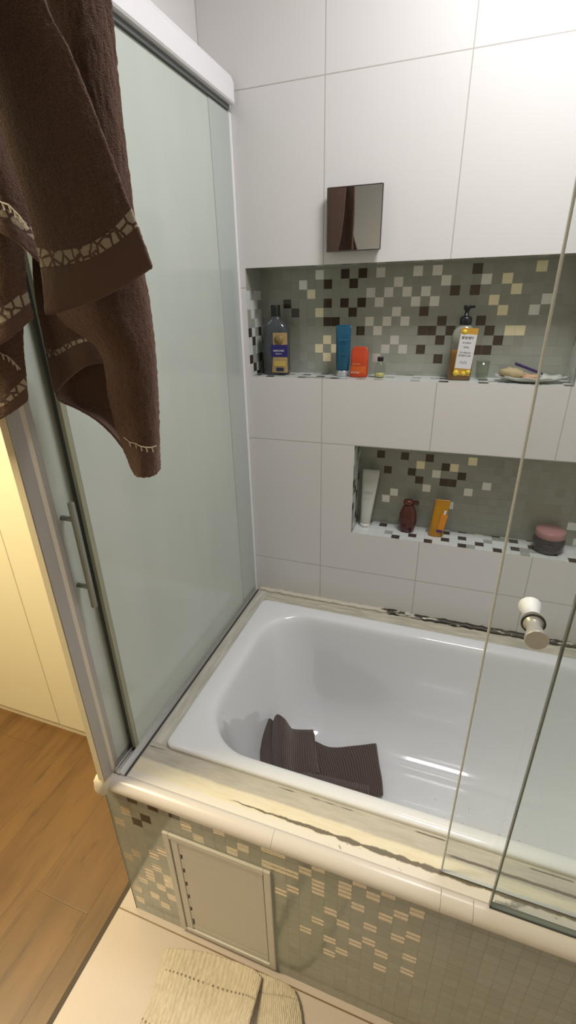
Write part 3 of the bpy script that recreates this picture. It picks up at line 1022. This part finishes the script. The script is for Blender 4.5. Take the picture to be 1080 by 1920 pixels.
flat_label('indigo_band', 0.0545, 0.036, (cx+0.018, cy-0.0290, ZU+0.055), 0.03, mat('indigo_band', (0.025, 0.02, 0.16), 0.4), lb, 0.002)
flat_label('gold_badge', 0.040, 0.016, (cx+0.020, cy-0.0290, ZU+0.027), 0.03, mat('gold_badge', (0.62, 0.47, 0.12), 0.35, 0.3), lb, 0.001)
flat_label('navy_box', 0.026, 0.011, (cx+0.020, cy-0.0290, ZU+0.012), 0.03, mat('navy_box', (0.02, 0.03, 0.07), 0.4), lb, 0.001)
word('printed_name', 0.036, 0.0055, 9, (cx+0.018, cy-0.0291, ZU+0.071), 0.03, M_print_white, lb, seed=3)
word('printed_line', 0.022, 0.003, 8, (cx+0.018, cy-0.0291, ZU+0.063), 0.03, M_print_white, lb, seed=5)
lathe('emblem', [(0.0145, 0.0), (0.0145, 0.0008), (0, 0.0009)], (cx+0.018, cy-0.0286, ZU+0.105), mat('olive_emblem', (0.24, 0.17, 0.06), 0.5), lb, axis='y')

# 2 blue tube standing on its cap
cx, cy = 0.312, 0.060
B = thing('blue_tube', (cx, cy, ZU), 'teal blue squeeze tube standing on a silver cap in the upper niche', 'tube')
rg = [superellipse(cx, cy, ZU+z, rx, ry, 2.2, 28) for z, rx, ry in ((.017, .019, .016), (.02, .0205, .0165), (.05, .0212, .0145), (.10, .0222, .008), (.132, .0228, .003), (.134, .0228, .0014), (.146, .0228, .0014))]
loft_obj('tube_body', rg, mat('teal_tube', (0.008, 0.085, 0.155), 0.3), B)
lathe('cap', [(0.0165, 0.0), (0.0175, 0.001), (0.0178, 0.016), (0.016, 0.017)], (cx, cy, ZU), mat('silver_cap', (0.55, 0.58, 0.6), 0.25, 0.5), B, sx=1.05, sy=.9)
word('printed_name', 0.027, 0.0050, 8, (cx+0.002, cy-0.0118, ZU+0.103), 0, mat('pale_blue_print', (0.10, 0.25, 0.36), 0.5), B, seed=9)
word('printed_line', 0.022, 0.003, 9, (cx+0.002, cy-0.0158, ZU+0.065), 0, mat('pale_blue_line', (0.06, 0.19, 0.30), 0.5), B, seed=7)
# 3 orange refill sachet
cx, cy = 0.364, 0.052
B = thing('orange_pouch', (cx, cy, ZU), 'orange red refill pouch leaning beside the blue tube', 'pouch')
rg = []
for z, rx, ry in ((0, .026, .016), (.004, .0265, .016), (.03, .0265, .013), (.06, .0262, .008), (.074, .0258, .003), (.079, .022, .0016), (.086, .018, .0012)):
    rg.append(superellipse(cx, cy+z*0.1, ZU+z, rx, ry, 3.0, 28))
loft_obj('pouch_body', rg, mat('orange_red_foil', (0.50, 0.055, 0.012), 0.35), B)
flat_label('lower_panel', 0.046, 0.026, (cx, cy-0.0145, ZU+0.006), 0, mat('orange_panel', (0.66, 0.12, 0.018), 0.4), B, 0.004)
word('printed_name', 0.025, 0.0045, 8, (cx-0.004, cy-0.0138, ZU+0.036), 0, mat('pale_orange_print', (0.75, 0.42, 0.25), 0.5), B, seed=4)
word('printed_line', 0.026, 0.0050, 6, (cx-0.006, cy-0.0168, ZU+0.012), 0, M_print_white, B, seed=6)
# 4 small clear vial
cx, cy = 0.4275, 0.052
B = thing('perfume_vial', (cx, cy, ZU), 'tiny clear vial with black cap and a little yellow liquid', 'vial')
lathe('glass_body', [(0.0145, 0.0), (0.0155, 0.002), (0.0155, 0.034), (0.012, 0.041), (0.006, 0.045), (0.006, 0.050)], (cx, cy, ZU), M_bottle_clear, B)
lathe('liquid', [(0.0135, 0.002), (0.0138, 0.0025), (0.0138, 0.013), (0.0, 0.0131)], (cx, cy, ZU), mat('pale_yellow_liquid', (0.55, 0.50, 0.20), 0.15), B)
lathe('cap', [(0.0085, 0.046), (0.009, 0.047), (0.009, 0.0575), (0.008, 0.0585), (0, 0.0586)], (cx, cy, ZU), M_black, B)
# 5 pump soap bottle
cx, cy = 0.652, 0.060
B = thing('soap_pump_bottle', (cx, cy, ZU), 'amber liquid soap bottle with black pump and white label in the upper niche', 'bottle')
M_amber = mat('amber_soap', (0.20, 0.105, 0.030), 0.12)
rg = [superellipse(cx, cy, ZU+z, rx, ry, 4.0, 36) for z, rx, ry in ((0, .029, .019), (.003, .0315, .0215), (.07, .0317, .0217), (.082, .0317, .0217))]
loft_obj('liquid_body', rg, M_amber, B)
rg = [superellipse(cx, cy, ZU+z, rx, ry, p_, 36) for z, rx, ry, p_ in ((.0822, .0317, .0217, 4), (.118, .0315, .0215, 4), (.132, .028, .02, 3.2), (.140, .018, .016, 2.4), (.144, .0135, .0135, 2), (.150, .0135, .0135, 2))]
loft_obj('clear_top', rg, mat('cloudy_clear_plastic', (0.26, 0.27, 0.23), 0.12), B)
pm = lathe('pump_collar', [(0.0152, 0.146), (0.0158, 0.147), (0.0158, 0.162), (0.0125, 0.166), (0.006, 0.168), (0.0052, 0.182), (0.0052, 0.186)], (cx, cy, ZU), M_black, B)
bm = bmesh.new()
add_loft(bm, [superellipse(cx, cy, ZU+z, r, r, 2.4, 20) for z, r in ((0.183, .008), (0.185, .0095), (0.192, .0095), (0.194, .0085))])
add_box(bm, cx+0.004, cx+0.020, cy-0.0042, cy+0.0042, ZU+0.187, ZU+0.193, 0.0015, 1)
from_bm('pump_head', bm, M_black, pm)
lb = flat_label('label', 0.044, 0.124, (cx+0.006, cy-0.0222, ZU+0.014), 0.02, mat('orange_floral_label', (0.60, 0.33, 0.05), 0.5), B, 0.0004, 0.06)
flat_label('white_panel', 0.0430, 0.090, (cx+0.0072, cy-0.0229, ZU+0.032), 0.02, mat('white_label_paper', (0.72, 0.72, 0.72), 0.6), lb, 0.0003, 0.06)
rd = random.Random(3)
for i, (dx, dz, wl, hh, nl) in enumerate(((0, .078, .031, .006, 7), (0, .067, .024, .0032, 9), (0, .055, .016, .004, 5), (0, .041, .030, .004, 8), (0, .033, .033, .004, 9), (0, .014, .020, .006, 4))):
    word('printed_name' if i == 0 else 'printed_line', wl, hh, nl, (cx+0.0075+dz*0.05, cy-0.0231, ZU+0.032+dz), 0.02, M_print_dark if i == 0 else mat('grey_print', (0.30, 0.30, 0.32), 0.6), lb, 0.06, i+20)
M_flower = mat('yellow_flower', (0.80, 0.62, 0.06), 0.5)
for dx, dz, r in ((-0.012, .114, .0065), (-0.016, .006, .008), (0.004, .005, .006), (0.016, .009, .006)):
    lathe('printed_flower', [(r, 0), (r, 0.0006), (0, 0.0007)], (cx+0.0065+dx+dz*0.06, cy-0.0226, ZU+0.014+dz), M_flower, lb, axis='y', n=14)
# 6 little clear cup
cx, cy = 0.7125, 0.070
B = thing('clear_cup', (cx, cy, ZU), 'small clear cup beside the amber soap bottle', 'cup')
lathe('cup_body', [(0.015, 0.0), (0.0165, 0.001), (0.0185, 0.050), (0.0170, 0.050), (0.0152, 0.003), (0.0, 0.003)], (cx, cy, ZU), M_bottle_clear, B)
# 7 scalloped dish with odds and ends
cx, cy = 0.835, 0.055
B = thing('scalloped_dish', (cx, cy, ZU), 'pale wavy rimmed glass dish holding small odds and ends', 'dish')


def scal(z, rx, ry, amp):
    return [Vector((cx+(rx+amp*math.cos(11*a))*math.cos(a), cy+(ry+amp*math.cos(11*a))*math.sin(a), ZU+z+amp*0.6*math.cos(11*a))) for a in [2*PI*i/88 for i in range(88)]]


loft_obj('dish_body', [scal(0.0, .042, .028, 0), scal(.002, .052, .034, .0006), scal(.008, .074, .044, .002), scal(.0135, .088, .050, .0035), scal(.0155, .088, .050, .0035), scal(.0105, .072, .042, .002), scal(.005, .050, .032, .0006)],
         mat('pearly_dish_glass', (0.56, 0.57, 0.53), 0.12), B)
rd = random.Random(5)
B = thing('soap_packet', (0.792, 0.052, ZU+0.008), 'crumpled tan packet lying in the wavy dish', 'packet')
rg = []
for i in range(9):
    t = i/8
    x = 0.758+t*0.062
    s = math.sin(PI*min(max(t, .06), .94))**0.5
    rg.append([Vector((x+rd.uniform(-1, 1)*.002, 0.052+math.cos(a)*0.020*s+rd.uniform(-1, 1)*.0015, ZU+0.024-t*0.006+math.sin(a)*0.016*s+rd.uniform(-1, 1)*.002)) for a in [2*PI*q/16 for q in range(16)]])
loft_obj('packet_body', rg, mat('tan_paper', (0.42, 0.34, 0.18), 0.6), B)
B = thing('purple_stick', (0.835, 0.078, ZU+0.02), 'thin purple stick lying across the dish behind the packet', 'stick')
bm = bmesh.new()
add_loft(bm, [[Vector((0.795+0.075*t, 0.078+.01*t+math.cos(a)*.004, ZU+0.044-0.028*t+math.sin(a)*.004)) for a in [2*PI*q/10 for q in range(10)]] for t in (0, .05, .3, .6, .95, 1)])
from_bm('stick_body', bm, mat('purple_plastic', (0.05, 0.025, 0.12), 0.35), B)
B = thing('soap_bar', (0.838, 0.048, ZU+0.008), 'worn peach soap bar in the wavy dish beside the tan packet', 'soap')
loft_obj('bar', [superellipse(0.835, 0.046, ZU+z, rx, ry, 2.8, 24) for z, rx, ry in ((.006, .014, .009), (.008, .021, .014), (.017, .021, .014), (.020, .015, .010))], mat('peach_soap', (0.50, 0.30, 0.16), 0.45), B)

# ------------------------------------------------------------------ toiletries in the lower niche
cx, cy = 0.405, 0.068
B = thing('white_tube', (cx, cy, ZL), 'white squeeze tube standing on its cap at the left of the lower niche', 'tube')
rg = []
for z, rx, ry in ((.012, .0155, .0150), (.016, .0175, .0165), (.05, .0195, .0150), (.10, .0225, .0110), (.15, .0255, .0065), (.185, .0275, .0022), (.188, .0275, .0014), (.206, .0278, .0014)):
    rg.append(superellipse(cx+z*0.06, cy, ZL+z, rx, ry, 2.2, 28))
loft_obj('tube_body', rg, mat('white_tube_plastic', (0.60, 0.62, 0.58), 0.3), B)
lathe('cap', [(0.0155, 0.0), (0.0165, 0.001), (0.0170, 0.012), (0.0150, 0.0125)], (cx, cy, ZL), M_white_plastic, B)
word('printed_name', 0.030, 0.004, 9, (cx+0.008, cy-0.0108, ZL+0.125), 0, mat('grey_tube_print', (0.44, 0.46, 0.43), 0.5), B, 0.06, 31)
word('printed_line', 0.020, 0.003, 8, (cx+0.007, cy-0.0125, ZL+0.105), 0, mat('grey_tube_line', (0.48, 0.50, 0.47), 0.5), B, 0.06, 32)

cx, cy = 0.548, 0.066
B = thing('oil_bottle', (cx, cy, ZL), 'squat dark red oval bottle with tilted cap in the lower niche', 'bottle')
rg = [superellipse(cx, cy, ZL+z, rx, ry, 2.2, 30) for z, rx, ry in ((0, .017, .013), (.003, .0215, .016), (.02, .0268, .0185), (.042, .029, .020), (.064, .0275, .019), (.084, .0215, .016), (.095, .015, .0125), (.099, .0105, .0105))]
loft_obj('bottle_body', rg, mat('dark_red_plastic', (0.085, 0.022, 0.016), 0.18), B)
cp = lathe('cap', [(0.012, 0.097), (0.0165, 0.100), (0.0172, 0.107), (0.0150, 0.113), (0.008, 0.1155), (0, 0.116)], (cx-0.002, cy, ZL), mat('dark_red_cap', (0.11, 0.028, 0.020), 0.25), B, sy=0.85)
box('flip_lid', cx+0.013, cx+0.031, cy-0.007, cy+0.007, ZL+0.100, ZL+0.1125, mat('brown_flip_lid', (0.06, 0.022, 0.016), 0.3), cp, 0.003, 2)

cx, cy = 0.642, 0.064
B = thing('orange_tube', (cx, cy, ZL), 'golden orange tube with purple and orange label in the lower niche', 'tube')
rg = [superellipse(cx+z*0.09, cy, ZL+z, rx, ry, 2.6, 28) for z, rx, ry in ((0, .022, .015), (.004, .0238, .0165), (.05, .0240, .0140), (.09, .0232, .0085), (.118, .0228, .002), (.120, .0228, .0013), (.128, .0228, .0013))]
loft_obj('tube_body', rg, mat('golden_orange_plastic', (0.50, 0.235, 0.012), 0.25), B)
flat_label('orange_label', 0.020, 0.062, (cx+0.012, cy-0.0168, ZL+0.022), 0.12, mat('bright_orange_label', (0.72, 0.26, 0.02), 0.4), B, 0.001, 0.16)
flat_label('purple_strip', 0.020, 0.010, (cx+0.0105, cy-0.0176, ZL+0.018), 0.12, mat('purple_strip', (0.09, 0.03, 0.13), 0.4), B, 0.001, 0.16)
flat_label('white_flash', 0.007, 0.020, (cx+0.019, cy-0.0158, ZL+0.078), 0.12, M_print_white, B, 0.0003, 0.2)

cx, cy = 0.974, 0.060
B = thing('cream_jar', (cx, cy, ZL), 'dark purple cream jar with pink screw lid in the lower niche', 'jar')
lathe('jar_body', [(0.033, 0), (0.038, 0.002), (0.0435, 0.016), (0.0455, 0.034), (0.0440, 0.044), (0.0405, 0.048), (0.0405, 0.052)], (cx, cy, ZL), mat('dark_purple_plastic', (0.026, 0.020, 0.032), 0.18), B, n=40)
lathe('lid', [(0.040, 0.049), (0.0415, 0.050), (0.0415, 0.068), (0.0395, 0.0705), (0.0, 0.0710)], (cx, cy, ZL), mat('pink_lid', (0.40, 0.20, 0.20), 0.3), B, n=40)
word('printed_name', 0.024, 0.0045, 5, (cx-0.010, cy-0.0458, ZL+0.032), -0.1, mat('dim_jar_print', (0.14, 0.12, 0.16), 0.5), B, seed=41)

# ------------------------------------------------------------------ hanging towels


def row(y, pts):
    """photo pixels on the hanging plane y (a list of depths may be given)"""
    ys = y if isinstance(y, (list, tuple)) else [y]*len(pts)
    return [at(u, v, 'y', yy) for (u, v), yy in zip(pts, ys)]


tr = thing('bath_towel', (0.14, -0.82, 1.52), 'brown terry towel with pebble border hanging in front of the frosted glass', 'towel', 'brown towels on the rail')
RAILF, RAILB = -0.843, -0.785


def over(x0, x1, y, z):
    return [Vector((x0+(x1-x0)*t, y, z)) for t in (0, .25, .5, .75, 1)]


# front flap (darker face, pebble border and flat hem)
rows = [over(0.085, 0.215, -0.815, 1.5265), over(0.085, 0.215, RAILF, 1.515),
        row([-0.848, -0.852, -0.855, -0.852, -0.849], [(-60, -90), (-25, -80), (20, -70), (50, -60), (75, -50)]),
        row([-0.849, -0.856, -0.859, -0.857, -0.851], [(-35, 120), (5, 130), (60, 130), (105, 120), (135, 100)]),
        row([-0.849, -0.857, -0.861, -0.859, -0.851], [(5, 290), (50, 300), (110, 300), (160, 280), (198, 260)]),
        row([-0.849, -0.857, -0.861, -0.860, -0.852], [(62, 440), (105, 450), (160, 440), (208, 410), (240, 372)]),
        row([-0.849, -0.856, -0.860, -0.859, -0.852], [(78, 508), (110, 504), (165, 492), (215, 465), (262, 430)]),
        row([-0.849, -0.856, -0.860, -0.859, -0.852], [(86, 592), (118, 586), (175, 566), (230, 540), (288, 502)])]
sheet('front_flap', rows, towel_mat('towel_front_cloth', [(0.755, 0.845)], 0.845), tr, 0.005, 8, 0.0026)
# back flap: right-hand panel folded forward, its own stitched hem
rows = [over(0.100, 0.225, -0.815, 1.5262), over(0.100, 0.225, RAILB, 1.515),
        row([-.800, -.806, -.806, -.796, -.784], [(60, -60), (100, -60), (140, -55), (175, -45), (203, -40)]),
        row([-.812, -.818, -.816, -.802, -.786], [(60, 200), (115, 200), (165, 195), (205, 185), (224, 180)]),
        row([-.815, -.824, -.822, -.806, -.788], [(70, 420), (130, 425), (185, 425), (230, 415), (252, 405)]),
        row([-.815, -.826, -.826, -.808, -.790], [(104, 585), (160, 580), (215, 575), (262, 560), (276, 550)]),
        row([-.812, -.824, -.828, -.812, -.792], [(186, 655), (215, 660), (250, 660), (280, 650), (287, 640)]),
        row([-.812, -.824, -.828, -.814, -.792], [(205, 745), (228, 755), (255, 755), (285, 748), (294, 738)]),
        row([-.812, -.822, -.826, -.814, -.792], [(222, 808), (238, 825), (262, 838), (288, 838), (297, 822)]),
        row([-.812, -.820, -.824, -.812, -.792], [(248, 878), (256, 892), (270, 896), (288, 892), (299, 880)])]
rp = sheet('back_flap', rows, towel_mat('towel_back_cloth', [], 0.895), tr, 0.006, 8, 0.0036)
# left-hand fold of the back flap, turned round to show its border
rows = [over(0.075, 0.20, -0.790, 1.512), row([-.790, -.780, -.775, -.772, -.770], [(50, 100), (80, 110), (115, 110), (150, 110), (180, 110)]),
        row([-.792, -.780, -.774, -.770, -.768], [(58, 420), (85, 430), (125, 430), (160, 430), (190, 430)]),
        row([-.795, -.800, -.802, -.796, -.784], [(66, 545), (90, 560), (125, 565), (165, 570), (200, 570)]),
        row([-.795, -.803, -.806, -.800, -.786], [(82, 630), (105, 640), (130, 630), (165, 625), (205, 630)]),
        row([-.795, -.805, -.808, -.802, -.786], [(92, 685), (115, 672), (140, 655), (170, 645), (210, 650)]),
        row([-.795, -.804, -.808, -.802, -.786], [(104, 738), (118, 722), (148, 696), (178, 682), (214, 684)])]
sheet('left_fold', rows, towel_mat('towel_fold_cloth', [(0.735, 0.80)], 0.80), tr, 0.006, 8, 0.002)
rows = [row([-.785, -.776, -.770, -.768], [(92, 640), (120, 640), (160, 640), (212, 640)]),
        row([-.788, -.776, -.770, -.768], [(98, 690), (130, 690), (170, 700), (212, 720)]),
        row([-.795, -.778, -.772, -.770], [(104, 738), (140, 745), (182, 765), (232, 800)]),
        row([-.796, -.784, -.780, -.778], [(108, 748), (150, 766), (195, 792), (248, 852)]),
        row([-.796, -.788, -.786, -.784], [(112, 752), (160, 772), (212, 815), (266, 888)])]
sheet('inner_lining', rows, towel_mat('towel_lining_cloth', [], 0.5), tr, 0.005, 8, 0.0015)
M_stitch = mat('pale_stitching', (0.55, 0.48, 0.38), 0.8)


def stitches(pts, y, parent, n=6):
    """pale looped stitching along a hem"""
    P = [at(u, v, 'y', y) for u, v in pts]
    bm = bmesh.new()
    def tube(a, b, r=0.0009):
        d = (b-a)
        q = d.to_track_quat('Z', 'Y').to_matrix().to_4x4()
        bmesh.ops.create_cone(bm, cap_ends=True, segments=6, radius1=r, radius2=r, depth=d.length, matrix=Matrix.Translation((a+b)/2) @ q)
    for a, b in zip(P, P[1:]):
        tube(a, b)
    for i in range(1, len(P)-1):
        tube(P[i], P[i]+Vector((0.001, 0, -0.007)))
    from_bm('hem_stitching', bm, M_stitch, parent)


stitches([(232, 820), (243, 829), (254, 832), (264, 837), (274, 839), (285, 839), (293, 836)], -0.8295, tr)

tl = thing('hand_towel', (0.05, -0.9, 1.52), 'brown terry towel in three tiers at the left edge of the picture', 'towel', 'brown towels on the rail')
rows = [over(0.035, 0.085, -0.815, 1.5275)[:4], over(0.035, 0.085, -0.885, 1.515)[:4],
        row([-0.922, -0.934, -0.930, -0.917], [(-190, -60), (-150, -50), (-110, -45), (-75, -40)]),
        row([-0.922, -0.937, -0.934, -0.917], [(-130, 200), (-80, 215), (-30, 225), (0, 245)]),
        row([-0.922, -0.937, -0.936, -0.917], [(-110, 330), (-60, 335), (0, 350), (45, 372)]),
        row([-0.922, -0.937, -0.936, -0.917], [(-105, 385), (-50, 385), (8, 400), (62, 440)]),
        row([-0.922, -0.937, -0.936, -0.917], [(-100, 430), (-45, 425), (20, 447), (77, 496)])]
sheet('front_flap', rows, towel_mat('hand_towel_front', [(0.79, 0.87)], 0.87), tl, 0.005, 8, 0.0026)
stitches([(-8, 374), (4, 380), (16, 384), (26, 394), (36, 404), (46, 418), (54, 430)], -0.940, tl)
rows = [over(0.035, 0.08, -0.848, 1.512)[:4], row([-0.902, -0.917, -0.914, -0.898], [(-150, 100), (-100, 110), (-60, 120), (-30, 140)]),
        row([-0.902, -0.919, -0.917, -0.900], [(-105, 430), (-55, 440), (0, 445), (42, 450)]),
        row([-0.902, -0.919, -0.917, -0.900], [(-100, 600), (-50, 590), (5, 570), (50, 535)]),
        row([-0.902, -0.919, -0.917, -0.900], [(-98, 650), (-45, 630), (10, 605), (58, 568)]),
        row([-0.902, -0.919, -0.917, -0.900], [(-95, 700), (-42, 668), (12, 640), (64, 596)])]
sheet('middle_tier', rows, towel_mat('hand_towel_middle', [(0.62, 0.79)], 0.79), tl, 0.005, 8, 0.0022)
rows = [over(0.036, 0.08, -0.846, 1.508)[:4], row([-0.884, -0.898, -0.896, -0.882], [(-130, 200), (-90, 210), (-60, 220), (-20, 240)]),
        row([-0.884, -0.898, -0.896, -0.882], [(-100, 560), (-50, 560), (0, 550), (38, 545)]),
        row([-0.884, -0.898, -0.896, -0.882], [(-95, 700), (-45, 690), (5, 670), (45, 655)]),
        row([-0.884, -0.898, -0.896, -0.882], [(-90, 770), (-42, 760), (8, 742), (50, 705)]),
        row([-0.884, -0.898, -0.896, -0.882], [(-85, 830), (-40, 806), (10, 782), (54, 752)])]
sheet('lower_tier', rows, towel_mat('hand_towel_lower', [(0.80, 0.88)], 0.88), tl, 0.005, 8, 0.002)
stitches([(-6, 658), (4, 664), (14, 668), (22, 675), (30, 684), (38, 692)], -0.9005, tl)

# ------------------------------------------------------------------ brown mat lying in the tub
bmx = thing('bath_mat', (0.36, -0.40, -0.39), 'ribbed brown cotton mat crumpled on the bottom of the bathtub', 'bath mat')


def tz(pts):
    return [at(u, v, 'z', z) for u, v, z in pts]


rows = [tz([(545, 1368, -.33), (590, 1390, -.352), (620, 1402, -.366), (665, 1399, -.370), (706, 1394, -.372)]),
        tz([(540, 1405, -.33), (592, 1420, -.352), (632, 1428, -.366), (675, 1426, -.370), (711, 1430, -.373)]),
        tz([(540, 1445, -.335), (600, 1452, -.355), (640, 1458, -.367), (680, 1460, -.372), (717, 1464, -.376)]),
        tz([(550, 1480, -.34), (610, 1490, -.360), (650, 1495, -.370), (690, 1496, -.376), (719, 1492, -.381)])]
sheet('flat_fold', rows, M_rib, bmx, 0.012, 8, 0.0015)
rows = [tz([(521, 1372, -.31), (513, 1362, -.285), (519, 1340, -.262), (533, 1348, -.270), (548, 1368, -.295), (572, 1372, -.312), (589, 1374, -.325)]),
        tz([(519, 1400, -.315), (511, 1390, -.288), (517, 1375, -.266), (532, 1382, -.264), (552, 1392, -.295), (575, 1396, -.315), (592, 1402, -.33)]),
        tz([(520, 1428, -.318), (512, 1420, -.295), (518, 1412, -.272), (531, 1418, -.268), (552, 1428, -.300), (578, 1432, -.318), (596, 1436, -.335)]),
        tz([(524, 1452, -.322), (518, 1450, -.305), (523, 1448, -.290), (534, 1452, -.288), (556, 1455, -.312), (580, 1452, -.326), (598, 1450, -.342)])]
sheet('raised_fold', rows, M_rib, bmx, 0.009, 8, 0.0015)
rows = [tz([(489, 1352, -.300), (497, 1346, -.292), (508, 1348, -.285), (516, 1358, -.29)]),
        tz([(488, 1385, -.310), (496, 1382, -.296), (508, 1386, -.290), (517, 1395, -.298)]),
        tz([(489, 1415, -.318), (498, 1418, -.304), (510, 1424, -.296), (518, 1430, -.305)]),
        tz([(491, 1445, -.325), (500, 1450, -.312), (512, 1455, -.304), (520, 1458, -.312)])]
sheet('rolled_edge', rows, M_rib, bmx, 0.009, 8, 0.0015)
rows = [tz([(535, 1440, -.315), (570, 1448, -.322), (610, 1456, -.332), (650, 1466, -.340), (692, 1475, -.350)]),
        tz([(545, 1455, -.305), (580, 1464, -.312), (620, 1472, -.322), (655, 1482, -.330), (693, 1490, -.340)]),
        tz([(550, 1480, -.328), (590, 1490, -.335), (630, 1495, -.345), (660, 1500, -.352), (694, 1506, -.362)])]
sheet('front_fold', rows, M_rib, bmx, 0.009, 8, 0.0015)
rows = [tz([(538, 1366, -.318), (560, 1369, -.324), (588, 1369, -.330)]), tz([(540, 1374, -.314), (562, 1378, -.318), (590, 1379, -.326)]), tz([(542, 1386, -.322), (566, 1389, -.328), (591, 1390, -.338)])]
sheet('back_fold', rows, M_rib, bmx, 0.008, 6, 0.001)

# ------------------------------------------------------------------ cream mat on the floor
fm = thing('floor_mat', (0.3, -0.95, ZF), 'cream cotton bath mat crumpled on the floor by the access hatch', 'floor mat')


def fl(pts):
    return [Vector((x, y, ZF+0.006+h)) for x, y, h in pts]


rows = [fl([(.085, -.898, 0), (.14, -.882, .004), (.20, -.868, .002), (.27, -.862, .004), (.33, -.862, .010), (.362, -.872, .014)]),
        fl([(.095, -.940, 0), (.15, -.935, .006), (.21, -.930, .003), (.28, -.925, .006), (.335, -.920, .016), (.365, -.920, .022)]),
        fl([(.108, -.985, 0), (.16, -.985, .004), (.22, -.985, .006), (.285, -.98, .010), (.335, -.975, .024), (.368, -.970, .030)]),
        fl([(.110, -1.04, 0), (.17, -1.05, .006), (.23, -1.05, .008), (.29, -1.05, .014), (.34, -1.04, .030), (.376, -1.03, .034)]),
        fl([(.112, -1.12, 0), (.18, -1.13, .006), (.24, -1.13, .010), (.30, -1.13, .016), (.35, -1.12, .032), (.390, -1.10, .034)]),
        fl([(.115, -1.25, 0), (.18, -1.26, .006), (.24, -1.26, .010), (.30, -1.26, .016), (.36, -1.25, .030), (.410, -1.22, .030)])]
sheet('mat_sheet', rows, M_matc, fm, 0.008, 8, 0.003)
rows = [fl([(.33, -.862, .002), (.37, -.860, .006), (.41, -.858, .003), (.445, -.862, .001)]),
        fl([(.34, -.91, 0), (.385, -.905, .004), (.425, -.895, .006), (.468, -.885, .001)]),
        fl([(.35, -.97, 0), (.40, -.960, .003), (.45, -.945, .006), (.490, -.93, .001)]),
        fl([(.36, -1.06, 0), (.42, -1.05, .003), (.47, -1.03, .006), (.515, -1.01, .001)]),
        fl([(.38, -1.20, 0), (.44, -1.19, .003), (.49, -1.17, .006), (.54, -1.15, .001)])]
sheet('folded_end', rows, M_matc, fm, 0.008, 8, 0.003)

# ------------------------------------------------------------------ wardrobe in the next room
wd = thing('wardrobe', (-1.17, -0.415, ZF), 'cream built-in wardrobe with flush doors in the next room', 'wardrobe')
M_ward = mat('cream_wardrobe_lacquer', (0.84, 0.76, 0.54), 0.45)
M_plinth = mat('cream_plinth', (0.72, 0.64, 0.46), 0.5)
box('carcass', -2.07, -0.27, -0.398, 0.09, ZF, 1.6, M_ward, wd)
box('plinth', -2.07, -0.27, -0.412, -0.399, ZF+0.0005, ZF+0.030, M_plinth, wd)
for i in range(4):
    a = -2.07+0.45*i
    box('door', a+0.0012, a+0.4488, -0.418, -0.399, ZF+0.033, 1.598, M_ward, wd, 0.0015, 1)

# ------------------------------------------------------------------ ceiling lamp
LX, LY = 0.85, -0.50
cl = thing('ceiling_lamp', (LX, LY, ZC), 'flat rectangular ceiling lamp above the bathtub', 'lamp')
bm = bmesh.new()
outer = [rrect(LX-.23, LX+.23, LY-.17, LY+.17, z, .02) for z in (ZC-.0005, ZC-.028, ZC-.032)]
inner = [rrect(LX-.215, LX+.215, LY-.155, LY+.155, z, .012) for z in (ZC-.032, ZC-.006)]
add_loft(bm, outer+inner, True, True)
from_bm('lamp_frame', bm, M_white_alu, cl)
